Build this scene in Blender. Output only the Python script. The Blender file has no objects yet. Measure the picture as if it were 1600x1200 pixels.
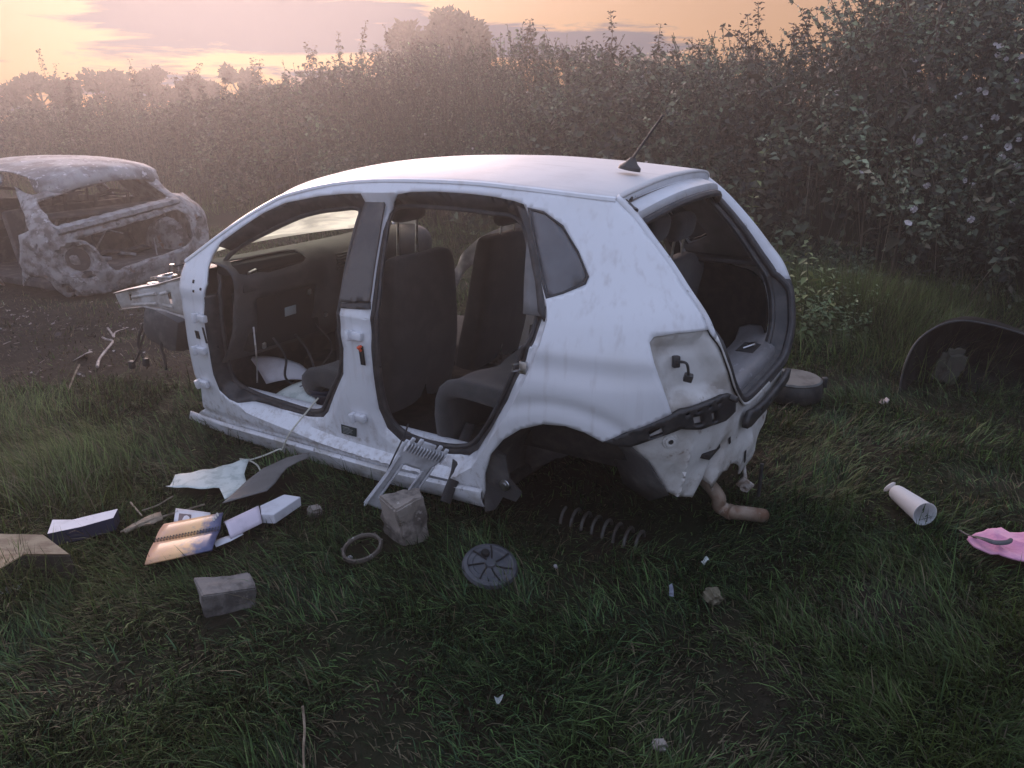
import bpy, bmesh, math, random
import numpy as np
from mathutils import Vector, Matrix, Euler, geometry as mgeo
RAD = math.radians
random.seed(7)
RNG = np.random.default_rng(7)
SC = bpy.context.scene
COL = SC.collection

# ------------------------------------------------------------------ camera
F_PX, PITCH, CAM_H = 1205.6, 0.356, 1.606
cam_d = bpy.data.cameras.new("camera")
cam = bpy.data.objects.new("camera", cam_d)
COL.objects.link(cam)
cam_d.sensor_width = 36.0
cam_d.lens = F_PX / 1600 * 36
cam_d.clip_start, cam_d.clip_end = 0.05, 2000
cam.location = (0, 0, CAM_H)
cam.rotation_euler = (math.pi / 2 - PITCH, 0, 0)
SC.camera = cam

# ------------------------------------------------------------------ light and exposure
SUN_EL, SUN_AZ = RAD(16), RAD(-18)          # low dawn sun, ahead and to the left
SC.view_settings.view_transform = 'Standard'
SC.view_settings.look = 'None'
SC.view_settings.gamma = 1.0
SC.view_settings.exposure = 0.0
SC.render.film_transparent = False
SC.cycles.volume_bounces = 0
SC.cycles.max_bounces = 6
SC.cycles.diffuse_bounces = 3
SC.cycles.glossy_bounces = 3
SC.cycles.transparent_max_bounces = 12
SC.cycles.use_denoising = True
SC.cycles.sample_clamp_indirect = 3.0

world = bpy.data.worlds.new("World")
SC.world = world
world.use_nodes = True
WT = world.node_tree
WT.nodes.clear()


def N(tree, kind, **kw):
    n = tree.nodes.new(kind)
    for k, v in kw.items():
        if k in n.inputs and not hasattr(n, k):
            n.inputs[k].default_value = v
        else:
            setattr(n, k, v)
    return n


def wire(tree, a, b):
    tree.links.new(a, b)


def world_sky():
    t = WT
    geo = N(t, 'ShaderNodeTexCoord')
    sep = N(t, 'ShaderNodeSeparateXYZ')
    wire(t, geo.outputs['Generated'], sep.inputs[0])
    sky = N(t, 'ShaderNodeTexSky')
    sky.sky_type = 'NISHITA'
    sky.sun_disc = False
    sky.sun_elevation = SUN_EL
    sky.sun_rotation = SUN_AZ
    sky.air_density, sky.dust_density, sky.ozone_density = 1.2, 2.0, 2.0
    nis = N(t, 'ShaderNodeVectorMath', operation='SCALE')
    wire(t, sky.outputs[0], nis.inputs[0])
    nis.inputs['Scale'].default_value = 0.10

    def ramp(src, stops, interp='EASE'):
        r = N(t, 'ShaderNodeValToRGB')
        r.color_ramp.interpolation = interp
        els = r.color_ramp.elements
        while len(els) < len(stops):
            els.new(0.5)
        for e, (p, c) in zip(els, stops):
            e.position = p
            e.color = c if len(c) == 4 else (*c, 1)
        wire(t, src, r.inputs[0])
        return r

    def mixc(f, a, b, bt='MIX'):
        m = N(t, 'ShaderNodeMix', data_type='RGBA', blend_type=bt)
        if isinstance(f, float):
            m.inputs[0].default_value = f
        else:
            wire(t, f, m.inputs[0])
        for s, v in ((m.inputs[6], a), (m.inputs[7], b)):
            if isinstance(v, tuple):
                s.default_value = (*v, 1)
            else:
                wire(t, v, s)
        return m.outputs[2]

    # overcast blue-grey dome overhead and behind, pink and orange low in front
    # elevation axis mapped 0..1 over sin(el) 0..1
    dome = ramp(sep.outputs[2], [(0.0, SKY_LOW), (0.12, SKY_LOW), (0.35, SKY_MID), (1.0, SKY_TOP)])
    # direction towards the sunrise
    az = N(t, 'ShaderNodeVectorMath', operation='DOT_PRODUCT')
    wire(t, geo.outputs['Generated'], az.inputs[0])
    az.inputs[1].default_value = (math.sin(SUN_AZ * .5), math.cos(SUN_AZ * .5), 0.0)
    front = ramp(az.outputs['Value'], [(0.25, (0, 0, 0)), (0.85, (1, 1, 1))])
    low = ramp(sep.outputs[2], [(0.0, (1, 1, 1)), (0.22, (1, 1, 1)), (0.55, (0, 0, 0))])
    above = ramp(sep.outputs[2], [(0.11, (0, 0, 0)), (0.17, (1, 1, 1))])
    fl = N(t, 'ShaderNodeMath', operation='MULTIPLY')
    wire(t, front.outputs[0], fl.inputs[0])
    wire(t, low.outputs[0], fl.inputs[1])
    # streaky clouds: noise stretched along the horizon, gathered into the banks seen that morning
    mp = N(t, 'ShaderNodeMapping')
    wire(t, geo.outputs['Generated'], mp.inputs[0])
    mp.inputs['Scale'].default_value = CLOUD_SCALE
    mp.inputs['Location'].default_value = CLOUD_LOC
    nz = N(t, 'ShaderNodeTexNoise')
    nz.inputs['Scale'].default_value = 1.0
    nz.inputs['Detail'].default_value = 8
    nz.inputs['Roughness'].default_value = 0.6
    nz.inputs['Distortion'].default_value = 0.4
    wire(t, mp.outputs[0], nz.inputs['Vector'])

    def mth(op, a, b=None):
        m = N(t, 'ShaderNodeMath', operation=op)
        for k, v in enumerate((a, b)):
            if v is None:
                continue
            if isinstance(v, (int, float)):
                m.inputs[k].default_value = v
            else:
                wire(t, v, m.inputs[k])
        return m.outputs[0]
    azim = mth('ARCTAN2', sep.outputs[0], sep.outputs[1])
    elev = mth('ARCSINE', sep.outputs[2])
    dens = nz.outputs[0]
    for (a, e, sa, se, wgt) in CLOUD_BANKS:
        u = mth('POWER', mth('DIVIDE', mth('SUBTRACT', azim, RAD(a)), RAD(sa)), 2.0)
        v = mth('POWER', mth('DIVIDE', mth('SUBTRACT', elev, RAD(e)), RAD(se)), 2.0)
        g = mth('EXPONENT', mth('MULTIPLY', mth('ADD', u, v), -1.0))
        dens = mth('ADD', dens, mth('MULTIPLY', g, wgt))
    cm = ramp(dens, [(CLOUD_T0, (0, 0, 0)), (CLOUD_T1, (1, 1, 1))])
    clear = mixc(0.93, nis.outputs[0], SKY_ORANGE)
    frontcol = mixc(cm.outputs[0], clear, SKY_CLOUD)
    frontcol = mixc(above.outputs[0], frontcol, SKY_FRONT)
    col = mixc(fl.outputs[0], dome.outputs[0], frontcol)
    bg = N(t, 'ShaderNodeBackground')
    wire(t, col, bg.inputs[0])
    bg.inputs[1].default_value = SKY_GAIN
    out = N(t, 'ShaderNodeOutputWorld')
    wire(t, bg.outputs[0], out.inputs[0])


SKY_GAIN = 1.0
SKY_LOW, SKY_MID, SKY_TOP = (0.50, 0.50, 0.62), (0.60, 0.70, 1.00), (0.64, 0.745, 1.07)
SKY_ORANGE, SKY_CLOUD = (0.52, 0.25, 0.10), (0.07, 0.09, 0.14)
SKY_FRONT = (1.5, 1.2, 1.12)  # unseen bright band above the view, added to light the car roof
CLOUD_SCALE, CLOUD_LOC = (8.0, 8.0, 60.0), (0.3, 0.0, 0.0)
CLOUD_T0, CLOUD_T1 = 0.45, 0.63
CLOUD_BANKS = [(-18, 4.9, 9.5, 2.1, .42), (2, 3.5, 12, .9, .34), (-15, 2.3, 9, .45, -.30), (3, 6.2, 7, 1.1, -.45), (-31, 4.2, 5, 2.6, -.25), (17, 5.0, 6.5, 2.2, -.55), (-33, 6.0, 3.0, .5, .25)]
world_sky()
HAZE_COL, HAZE_DENSITY, HAZE_G = (.97, .92, .89), 0.0095, 0.70

sun_d = bpy.data.lights.new("sun", 'SUN')
sun_d.energy = 4.4
sun_d.angle = RAD(32)
sun_d.color = (1.0, 0.71, 0.63)
sun = bpy.data.objects.new("sun", sun_d)
COL.objects.link(sun)
_sd = Vector((math.sin(SUN_AZ) * math.cos(SUN_EL), math.cos(SUN_AZ) * math.cos(SUN_EL), math.sin(SUN_EL)))
sun.rotation_euler = _sd.to_track_quat('Z', 'Y').to_euler()

# ------------------------------------------------------------------ picture measuring
_c, _s = math.cos(PITCH), math.sin(PITCH)
FWD, UPV, RGT = np.array([0, _c, -_s]), np.array([0, _s, _c]), np.array([1.0, 0, 0])
CAMP = np.array([0, 0, CAM_H])


def ray(px, py):
    d = FWD + RGT * ((px - 800) / F_PX) + UPV * ((600 - py) / F_PX)
    return d / np.linalg.norm(d)


def ground(px, py, z=0.0):
    d = ray(px, py)
    return CAMP + d * ((z - CAM_H) / d[2])


def at_dist(px, py, y):
    """point on the line of sight at forward distance y"""
    d = ray(px, py)
    return CAMP + d * (y / d[1])


def hit(M, g, px, py, t0=1.5, t1=14.0, n=900):
    """first point of a frame's surface g(p)=0 along a line of sight, in that frame's own coordinates"""
    Mi = np.array(M.inverted())
    o = Mi[:3, :3] @ CAMP + Mi[:3, 3]
    d = Mi[:3, :3] @ ray(px, py)
    ts = np.linspace(t0, t1, n)
    v = np.array([g(o + d * t) for t in ts])
    k = np.where(v < 0)[0]
    if len(k) == 0:
        return o + d * ts[int(np.argmin(v))]
    i = max(k[0], 1)
    a, b = ts[i - 1], ts[i]
    for _ in range(30):
        m = (a + b) / 2
        if g(o + d * m) < 0:
            b = m
        else:
            a = m
    return o + d * b


# ------------------------------------------------------------------ object helpers
def link(o, parent=None):
    COL.objects.link(o)
    if parent is not None:
        o.parent = parent
    return o


def tag(o, label=None, cat=None, group=None, kind=None):
    for k, v in (('label', label), ('category', cat), ('group', group), ('kind', kind)):
        if v:
            o[k] = v
    return o


def empty(name, loc=(0, 0, 0), rot=(0, 0, 0)):
    o = bpy.data.objects.new(name, None)
    o.location = loc
    o.rotation_euler = rot
    o.empty_display_size = 0.2
    return link(o)


def mesh_obj(name, verts, faces, mats, parent=None, smooth=True, midx=None, sharp=None):
    me = bpy.data.meshes.new(name)
    me.from_pydata([tuple(v) for v in verts], [], [tuple(f) for f in faces])
    if not isinstance(mats, (list, tuple)):
        mats = [mats]
    for m in mats:
        me.materials.append(m)
    if midx is not None:
        me.polygons.foreach_set('material_index', np.asarray(midx, dtype=np.int32))
    if smooth:
        me.polygons.foreach_set('use_smooth', np.ones(len(me.polygons), dtype=bool))
        if sharp:
            me.set_sharp_from_angle(angle=RAD(sharp))
    me.update()
    return link(bpy.data.objects.new(name, me), parent)


class MB:
    """collects shapes for ONE mesh object"""

    def __init__(self):
        self.v, self.f, self.m = [], [], []

    def add(self, verts, faces, mi=0):
        o = len(self.v)
        self.v += [tuple(map(float, p)) for p in verts]
        self.f += [tuple(i + o for i in q) for q in faces]
        self.m += [mi] * len(faces)
        return self

    def box(self, c, s, rot=None, bev=0.0, mi=0, taper=None):
        x, y, z = s[0] / 2, s[1] / 2, s[2] / 2
        if bev <= 0:
            P = [(-x, -y, -z), (x, -y, -z), (x, y, -z), (-x, y, -z), (-x, -y, z), (x, -y, z), (x, y, z), (-x, y, z)]
            Fc = [(0, 3, 2, 1), (4, 5, 6, 7), (0, 1, 5, 4), (1, 2, 6, 5), (2, 3, 7, 6), (3, 0, 4, 7)]
        else:
            bm = bmesh.new()
            bmesh.ops.create_cube(bm, size=1.0)
            for v in bm.verts:
                v.co = Vector((v.co.x * s[0], v.co.y * s[1], v.co.z * s[2]))
            bmesh.ops.bevel(bm, geom=bm.edges[:], offset=min(bev, min(s) * .45), segments=2, affect='EDGES', profile=0.5)
            bm.verts.ensure_lookup_table()
            P = [tuple(v.co) for v in bm.verts]
            Fc = [tuple(v.index for v in f.verts) for f in bm.faces]
            bm.free()
        if taper:
            P = [(p[0] * (1 + (taper - 1) * (p[2] / s[2] + .5)), p[1] * (1 + (taper - 1) * (p[2] / s[2] + .5)), p[2]) for p in P]
        M = rot if rot is not None else Matrix.Identity(3)
        P = [tuple(M @ Vector(p) + Vector(c)) for p in P]
        return self.add(P, Fc, mi)

    def tube(self, pts, r, n=8, closed=False, cap=True, mi=0, flat=1.0, up=None):
        pts = [Vector(p) for p in pts]
        rs = r if isinstance(r, (list, tuple, np.ndarray)) else [r] * len(pts)
        V, Fc = [], []
        prev = None
        L = len(pts)
        for i, p in enumerate(pts):
            a = pts[(i - 1) % L] if (closed or i > 0) else p
            b = pts[(i + 1) % L] if (closed or i < L - 1) else p
            t = (b - a)
            t = t.normalized() if t.length > 1e-9 else Vector((0, 0, 1))
            if prev is None:
                u0 = Vector(up) if up else (Vector((0, 0, 1)) if abs(t.z) < .9 else Vector((1, 0, 0)))
            else:
                u0 = prev
            u = u0 - t * u0.dot(t)
            u = u.normalized() if u.length > 1e-6 else t.orthogonal().normalized()
            prev = u
            w = t.cross(u)
            for k in range(n):
                an = 2 * math.pi * k / n
                V.append(p + u * (math.cos(an) * rs[i] * flat) + w * (math.sin(an) * rs[i]))
        m = L if closed else L - 1
        for i in range(m):
            for k in range(n):
                a, b = i * n + k, i * n + (k + 1) % n
                c, d = ((i + 1) % L) * n + (k + 1) % n, ((i + 1) % L) * n + k
                Fc.append((a, b, c, d))
        if cap and not closed:
            Fc.append(tuple(reversed(range(n))))
            Fc.append(tuple(range((L - 1) * n, L * n)))
        return self.add(V, Fc, mi)

    def lathe(self, prof, c=(0, 0, 0), rot=None, n=24, mi=0):
        V, Fc = [], []
        M = rot if rot is not None else Matrix.Identity(3)
        for (r, z) in prof:
            for k in range(n):
                a = 2 * math.pi * k / n
                V.append(M @ Vector((r * math.cos(a), r * math.sin(a), z)) + Vector(c))
        for i in range(len(prof) - 1):
            for k in range(n):
                a, b = i * n + k, i * n + (k + 1) % n
                Fc.append((a, b, b + n, a + n))
        return self.add(V, Fc, mi)

    def grid(self, P, mi=0, closed_u=False):
        """P[i][j] points"""
        a, b = len(P), len(P[0])
        V = [p for row in P for p in row]
        Fc = []
        for i in range(a if closed_u else a - 1):
            for j in range(b - 1):
                i2 = (i + 1) % a
                Fc.append((i * b + j, i2 * b + j, i2 * b + j + 1, i * b + j + 1))
        return self.add(V, Fc, mi)

    def build(self, name, mats, parent=None, smooth=True, sharp=35):
        return mesh_obj(name, self.v, self.f, mats, parent, smooth, self.m, sharp)


def solid(o, t, offset=-1.0):
    m = o.modifiers.new('thickness', 'SOLIDIFY')
    m.thickness = t
    m.offset = offset
    return o


def subsurf(o, n=1):
    m = o.modifiers.new('smooth', 'SUBSURF')
    m.levels = m.render_levels = n
    return o


def bevel(o, w=0.004, seg=2, ang=35):
    m = o.modifiers.new('edge', 'BEVEL')
    m.width = w
    m.segments = seg
    m.limit_method = 'ANGLE'
    m.angle_limit = RAD(ang)
    return o


def catmull(P, k=4, closed=False):
    P = [np.array(p, float) for p in P]
    n = len(P)
    out = []
    rng = range(n) if closed else range(n - 1)
    for i in rng:
        p0 = P[(i - 1) % n] if (closed or i > 0) else 2 * P[0] - P[1]
        p1, p2 = P[i], P[(i + 1) % n]
        p3 = P[(i + 2) % n] if (closed or i < n - 2) else 2 * P[-1] - P[-2]
        for j in range(k):
            t = j / k
            out.append(.5 * ((2 * p1) + (-p0 + p2) * t + (2 * p0 - 5 * p1 + 4 * p2 - p3) * t * t + (-p0 + 3 * p1 - 3 * p2 + p3) * t ** 3))
    if not closed:
        out.append(P[-1])
    return out


def inpoly(P, poly):
    P = np.asarray(P, float)
    x, y = P[:, 0], P[:, 1]
    c = np.zeros(len(P), bool)
    q = np.asarray(poly, float)
    j = len(q) - 1
    for i in range(len(q)):
        xi, yi, xj, yj = q[i, 0], q[i, 1], q[j, 0], q[j, 1]
        if yi != yj:
            c ^= ((yi > y) != (yj > y)) & (x < (xj - xi) * (y - yi) / (yj - yi) + xi)
        j = i
    return c


def polydist(P, poly, closed=True):
    P = np.asarray(P, float)
    q = np.asarray(poly, float)
    d = np.full(len(P), 1e9)
    n = len(q)
    for i in range(n if closed else n - 1):
        a, b = q[i], q[(i + 1) % n]
        ab = b - a
        L = max((ab ** 2).sum(), 1e-12)
        t = np.clip(((P - a) @ ab) / L, 0, 1)
        d = np.minimum(d, np.linalg.norm(P - (a + t[:, None] * ab), axis=1))
    return d


def resample(poly, sp, closed=True):
    q = [np.array(p, float) for p in poly]
    out = []
    n = len(q)
    for i in range(n if closed else n - 1):
        a, b = q[i], q[(i + 1) % n]
        k = max(1, int(round(np.linalg.norm(b - a) / sp)))
        for j in range(k):
            out.append(a + (b - a) * j / k)
    if not closed:
        out.append(q[-1])
    return np.array(out)


def panel(name, outline, holes, chart, sp, mat, parent=None, thick=0.0, flip=False, sharp=40, creases=()):
    """a sheet cut to an outline with holes in a surface's (u, v) chart; chart maps an (n,2) array to (n,3)"""
    loops = [resample(outline, sp)] + [resample(h, sp) for h in holes]
    V, E = [], []
    for lp in loops:
        o = len(V)
        V += [tuple(p) for p in lp]
        E += [(o + i, o + (i + 1) % len(lp)) for i in range(len(lp))]
    crs = []
    for c in creases:
        c = resample(c, sp, False)
        ok = inpoly(c, loops[0]) & (polydist(c, loops[0]) > sp * .4)
        for h in loops[1:]:
            ok &= ~inpoly(c, h) & (polydist(c, h) > sp * .4)
        o = len(V)
        V += [tuple(p) for p in c[ok]]
        ids = np.cumsum(ok) - 1 + o
        E += [(int(ids[i]), int(ids[i + 1])) for i in range(len(c) - 1) if ok[i] and ok[i + 1]]
        if ok.any():
            crs.append(c[ok])
    q = np.array(outline, float)
    x0, y0 = q.min(0)
    x1, y1 = q.max(0)
    gx, gy = np.meshgrid(np.arange(x0, x1, sp), np.arange(y0, y1, sp * .866))
    gx[1::2] += sp / 2
    G = np.stack([gx.ravel(), gy.ravel()], 1)
    k = inpoly(G, loops[0])
    for h in loops[1:]:
        k &= ~inpoly(G, h)
    G = G[k]
    for lp in loops:
        if len(G):
            G = G[polydist(G, lp) > sp * .45]
    for c in crs:
        G = G[polydist(G, c, False) > sp * .45]
    V += [tuple(p) for p in G]
    r = mgeo.delaunay_2d_cdt([Vector(v) for v in V], E, [], 0, 1e-6)
    P = np.array([tuple(v) for v in r[0]])
    T = np.array([f for f in r[2] if len(f) == 3])
    cen = P[T].mean(1)
    k = inpoly(cen, loops[0])
    for h in loops[1:]:
        k &= ~inpoly(cen, h)
    T = T[k]
    if flip:
        T = T[:, ::-1]
    X = chart(P)
    used = np.unique(T)
    remap = -np.ones(len(P), int)
    remap[used] = np.arange(len(used))
    o = mesh_obj(name, X[used], remap[T], mat, parent, True, None, sharp)
    if thick:
        solid(o, thick)
    return o


def pchip(xs, ys):
    xs, ys = np.array(xs, float), np.array(ys, float)
    h = np.diff(xs)
    d = np.diff(ys) / h
    m = np.zeros(len(xs))
    m[0], m[-1] = d[0], d[-1]
    for i in range(1, len(xs) - 1):
        if d[i - 1] * d[i] > 0:
            w1, w2 = 2 * h[i] + h[i - 1], h[i] + 2 * h[i - 1]
            m[i] = (w1 + w2) / (w1 / d[i - 1] + w2 / d[i])

    def f(x):
        x = np.clip(np.asarray(x, float), xs[0], xs[-1])
        i = np.clip(np.searchsorted(xs, x) - 1, 0, len(xs) - 2)
        t = (x - xs[i]) / h[i]
        return (ys[i] * (1 + 2 * t) * (1 - t) ** 2 + m[i] * h[i] * t * (1 - t) ** 2 + ys[i + 1] * t * t * (3 - 2 * t) + m[i + 1] * h[i] * t * t * (t - 1))
    return f


def sstep(a, b, x):
    t = np.clip((np.asarray(x, float) - a) / (b - a), 0, 1)
    return t * t * (3 - 2 * t)


# ------------------------------------------------------------------ materials
def material(name, base, rough=.5, metal=0.0, other=None, scale=6.0, lo=.42, hi=.62, detail=6, bump=0.0, bscale=None,
             coat=0.0, spec=.5, dirt=None, stretch=None, trans=0.0, attr=None, sheen=0.0, streak=None, low=None):
    """principled material: base colour broken up by noise towards `other`, further stains of `dirt` (colour, scale, lo, hi)"""
    m = bpy.data.materials.new(name)
    m.use_nodes = True
    t = m.node_tree
    p = t.nodes['Principled BSDF']
    p.inputs['Roughness'].default_value = rough
    p.inputs['Metallic'].default_value = metal
    p.inputs['Specular IOR Level'].default_value = spec
    p.inputs['Coat Weight'].default_value = coat
    if sheen:
        p.inputs['Sheen Weight'].default_value = sheen
    tc = N(t, 'ShaderNodeTexCoord')
    vec = tc.outputs['Object']
    if stretch:
        mp = N(t, 'ShaderNodeMapping')
        mp.inputs['Scale'].default_value = stretch
        wire(t, vec, mp.inputs[0])
        vec = mp.outputs[0]

    def noise(sc, det=6, rg=.6):
        nz = N(t, 'ShaderNodeTexNoise')
        nz.inputs['Scale'].default_value = sc
        nz.inputs['Detail'].default_value = det
        nz.inputs['Roughness'].default_value = rg
        wire(t, vec, nz.inputs['Vector'])
        return nz

    def ramp(src, lo_, hi_):
        r = N(t, 'ShaderNodeMapRange')
        r.inputs['From Min'].default_value, r.inputs['From Max'].default_value = lo_, hi_
        r.interpolation_type = 'SMOOTHSTEP'
        wire(t, src, r.inputs[0])
        return r.outputs[0]

    def mix(f, a, b, bt='MIX'):
        x = N(t, 'ShaderNodeMix', data_type='RGBA', blend_type=bt)
        if isinstance(f, float):
            x.inputs[0].default_value = f
        else:
            wire(t, f, x.inputs[0])
        for s_, v in ((x.inputs[6], a), (x.inputs[7], b)):
            if isinstance(v, tuple):
                s_.default_value = (*v, 1)
            else:
                wire(t, v, s_)
        return x.outputs[2]
    col = tuple(base)
    if attr:
        at = N(t, 'ShaderNodeAttribute')
        at.attribute_name = attr
        col = at.outputs['Color']
    if other is not None:
        col = mix(ramp(noise(scale, detail).outputs[0], lo, hi), col, tuple(other))
    if streak:
        mp2 = N(t, 'ShaderNodeMapping')
        mp2.inputs['Scale'].default_value = streak[1]
        wire(t, tc.outputs['Object'], mp2.inputs[0])
        n2 = N(t, 'ShaderNodeTexNoise')
        n2.inputs['Scale'].default_value = 1.0
        n2.inputs['Detail'].default_value = 6
        wire(t, mp2.outputs[0], n2.inputs['Vector'])
        col = mix(ramp(n2.outputs[0], streak[2], streak[3]), col, tuple(streak[0]))
    if low:                                            # splashes of mud, thickest near the ground
        sp = N(t, 'ShaderNodeSeparateXYZ')
        wire(t, tc.outputs['Object'], sp.inputs[0])
        zr = N(t, 'ShaderNodeMapRange')
        zr.inputs['From Min'].default_value, zr.inputs['From Max'].default_value = low[1], low[2]
        zr.inputs['To Min'].default_value, zr.inputs['To Max'].default_value = .24, -.16
        wire(t, sp.outputs[2], zr.inputs[0])
        ad = N(t, 'ShaderNodeMath', operation='ADD')
        wire(t, noise(26, 9, .72).outputs[0], ad.inputs[0])
        wire(t, zr.outputs[0], ad.inputs[1])
        col = mix(ramp(ad.outputs[0], .56, .90), col, tuple(low[0]))
    for d in (dirt or []):
        c, s2, l2, h2 = d[:4]
        col = mix(ramp(noise(s2, 8, .65).outputs[0], l2, h2), col, tuple(c))
    if isinstance(col, tuple):
        p.inputs['Base Color'].default_value = (*col, 1)
    else:
        wire(t, col, p.inputs['Base Color'])
    if bump:
        b = N(t, 'ShaderNodeBump')
        b.inputs['Strength'].default_value = min(1.0, bump)
        b.inputs['Distance'].default_value = 0.01 if bump <= 1 else 0.01 * bump
        wire(t, noise(bscale or scale * 4, 5).outputs[0], b.inputs['Height'])
        wire(t, b.outputs[0], p.inputs['Normal'])
    if trans:
        out = t.nodes['Material Output']
        tr = N(t, 'ShaderNodeBsdfTranslucent')
        if isinstance(col, tuple):
            tr.inputs[0].default_value = (*col, 1)
        else:
            wire(t, col, tr.inputs[0])
        ms = N(t, 'ShaderNodeMixShader')
        ms.inputs[0].default_value = trans
        wire(t, p.outputs[0], ms.inputs[1])
        wire(t, tr.outputs[0], ms.inputs[2])
        wire(t, ms.outputs[0], out.inputs[0])
    return m


M = {}
# ================================================================== the stripped white car
CAR_T, CAR_YAW, CAR_PIT, CAR_ROL = (-1.5553, 4.4613, -0.1225), -0.54575, -0.00965, -0.01277
CAR_M = Matrix.Translation(CAR_T) @ (Matrix.Rotation(CAR_YAW, 4, 'Z') @ Matrix.Rotation(CAR_PIT, 4, 'Y') @ Matrix.Rotation(CAR_ROL, 4, 'X'))
# car frame: x backwards from the front axle, y to the car's right (the seen left side has y < 0), z up from where its tyres stood
XC, NEXP = 2.0, 4.0
_b0 = pchip([.15, .20, .27, .35, .50, .65, .76, .83, .87, .92, 1.0, 1.1, 1.2, 1.3, 1.38, 1.44],
            [.700, .735, .750, .765, .797, .822, .832, .826, .829, .815, .776, .724, .668, .608, .552, .505])
_xr = pchip([.15, .20, .40, .60, .75, .99, 1.1, 1.25, 1.38, 1.44], [2.94, 2.97, 3.02, 3.03, 3.04, 3.00, 2.93, 2.83, 2.73, 2.68])


def half_width(x, z):
    return _b0(z) - .09 * (np.clip(.95 - np.asarray(x, float), 0, None) / .95) ** 2


def body_g(p):
    x, y, z = p
    if z < .1 or z > 1.5 or x < .15:
        return 1.0
    b = float(half_width(x, z))
    if x < XC:
        return abs(y) / b - 1
    return ((x - XC) / float(_xr(z) - XC)) ** NEXP + (abs(y) / b) ** NEXP - 1


_ph = np.linspace(0, math.pi / 2, 2000)
_cx, _cy = .97 * np.sin(_ph) ** (2 / NEXP), .78 * np.cos(_ph) ** (2 / NEXP)
_sl = np.concatenate([[0], np.cumsum(np.hypot(np.diff(_cx), np.diff(_cy)))])
ULEN = _sl[-1]                                              # u of the middle of the back


def body_uv(p):
    x, y, z = p
    if x < XC:
        return (x - XC, z)
    a, b = float(_xr(z) - XC), float(half_width(x, z))
    ph = math.atan2(max((x - XC) / a, 1e-9) ** (NEXP / 2), (abs(y) / b) ** (NEXP / 2))
    return (float(np.interp(ph, _ph, _sl)), z)


def body_raw(P):
    """(u, z) -> the car's outer skin, left side"""
    P = np.asarray(P, float)
    u, z = P[:, 0], P[:, 1]
    uu = np.where(u > ULEN, 2 * ULEN - u, u)
    sgn = np.where(u > ULEN, 1.0, -1.0)
    ph = np.interp(np.clip(uu, 0, ULEN), _sl, _ph)
    x = np.where(uu < 0, XC + uu, XC + (_xr(z) - XC) * np.sin(ph) ** (2 / NEXP))
    b = half_width(x, z)
    y = np.where(uu < 0, b, b * np.cos(ph) ** (2 / NEXP))
    return np.stack([x, y * sgn, z], 1)


def body_nrm(P):
    P = np.asarray(P, float)
    e = .004
    du = body_raw(P + [e, 0]) - body_raw(P - [e, 0])
    dz = body_raw(P + [0, e]) - body_raw(P - [0, e])
    n = np.cross(du, dz)
    return n / np.maximum(np.linalg.norm(n, axis=1, keepdims=True), 1e-9)


def cs(pts, depth=0.0):
    """picture outline -> (u, z) on the car's skin, or on a surface sunk below it by a depth (or one depth per point)"""
    out = []
    for i, p in enumerate(pts):
        d = depth[min(i, len(depth) - 1)] if isinstance(depth, (list, tuple)) else depth
        if not d:
            out.append(body_uv(hit(CAR_M, body_g, *p)))
            continue

        def slope(z):
            return float((_b0(z + .01) - _b0(z - .01)) / .02)
        q = hit(CAR_M, lambda v: body_g((v[0], abs(v[1]) + d * math.hypot(1, slope(v[2])), v[2])), *p)
        k = slope(q[2])
        ny = 1 / math.hypot(1, k)
        out.append(body_uv((q[0], abs(q[1]) + d * ny, q[2] - k * ny * d)))
    return out


def chart(depth=0.0, fn=None):
    def f(P):
        d = depth if fn is None else fn(P)
        d = np.broadcast_to(np.asarray(d, float), (len(P),))
        return body_raw(P) - body_nrm(P) * d[:, None]
    return f
M['white'] = material('white_paint', (.70, .71, .74), .28, coat=.35, other=(.665, .668, .68), scale=3.5, lo=.45, hi=.75,
                      dirt=[((.36, .33, .30), 75, .68, .78)], bump=.03, bscale=60,
                      streak=((.58, .57, .58), (34, 34, 1.4), .50, .80), low=((.30, .26, .22), .12, .62))
M['jamb'] = material('white_jamb_paint', (.64, .65, .68), .38, other=(.50, .49, .48), scale=5, lo=.48, hi=.75,
                     dirt=[((.25, .23, .21), 28, .60, .74)], low=((.24, .20, .17), .15, .7))
M['sill'] = material('dirty_white_sill', (.62, .62, .64), .42, other=(.40, .38, .35), scale=7, lo=.42, hi=.68,
                     dirt=[((.12, .10, .09), 35, .58, .70)])
M['dull'] = material('dirty_bare_white_metal', (.58, .57, .55), .5, other=(.36, .33, .295), scale=6, lo=.42, hi=.70,
                     dirt=[((.16, .11, .08), 16, .60, .74), ((.60, .60, .62), 30, .66, .72)], bump=.25, bscale=25, low=((.17, .115, .075), .20, .66))
M['apron'] = material('dull_inner_wing_metal', (.52, .50, .48), .45, other=(.34, .31, .28), scale=9, dirt=[((.14, .11, .09), 30, .62, .74)])
M['rubber'] = material('black_rubber', (.022, .021, .023), .55, other=(.045, .042, .042), scale=18)
M['plastic'] = material('black_plastic', (.020, .020, .022), .5, other=(.045, .042, .040), scale=14, bump=.15, bscale=160)
M['trimgrey'] = material('grey_trim_plastic', (.17, .165, .165), .55, other=(.12, .115, .11), scale=5, bump=.1, bscale=150)
M['pillar'] = material('dusty_black_pillar_trim', (.045, .042, .043), .5, other=(.075, .068, .064), scale=6, bump=.1, bscale=120)
M['dash'] = material('dusty_dash_plastic', (.042, .040, .039), .75, other=(.07, .064, .06), scale=5, bump=.25, bscale=220)
M['fabric'] = material('dark_seat_fabric', (.022, .020, .020), .95, other=(.036, .033, .031), scale=9, bump=.5, bscale=260, sheen=.15)
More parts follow.
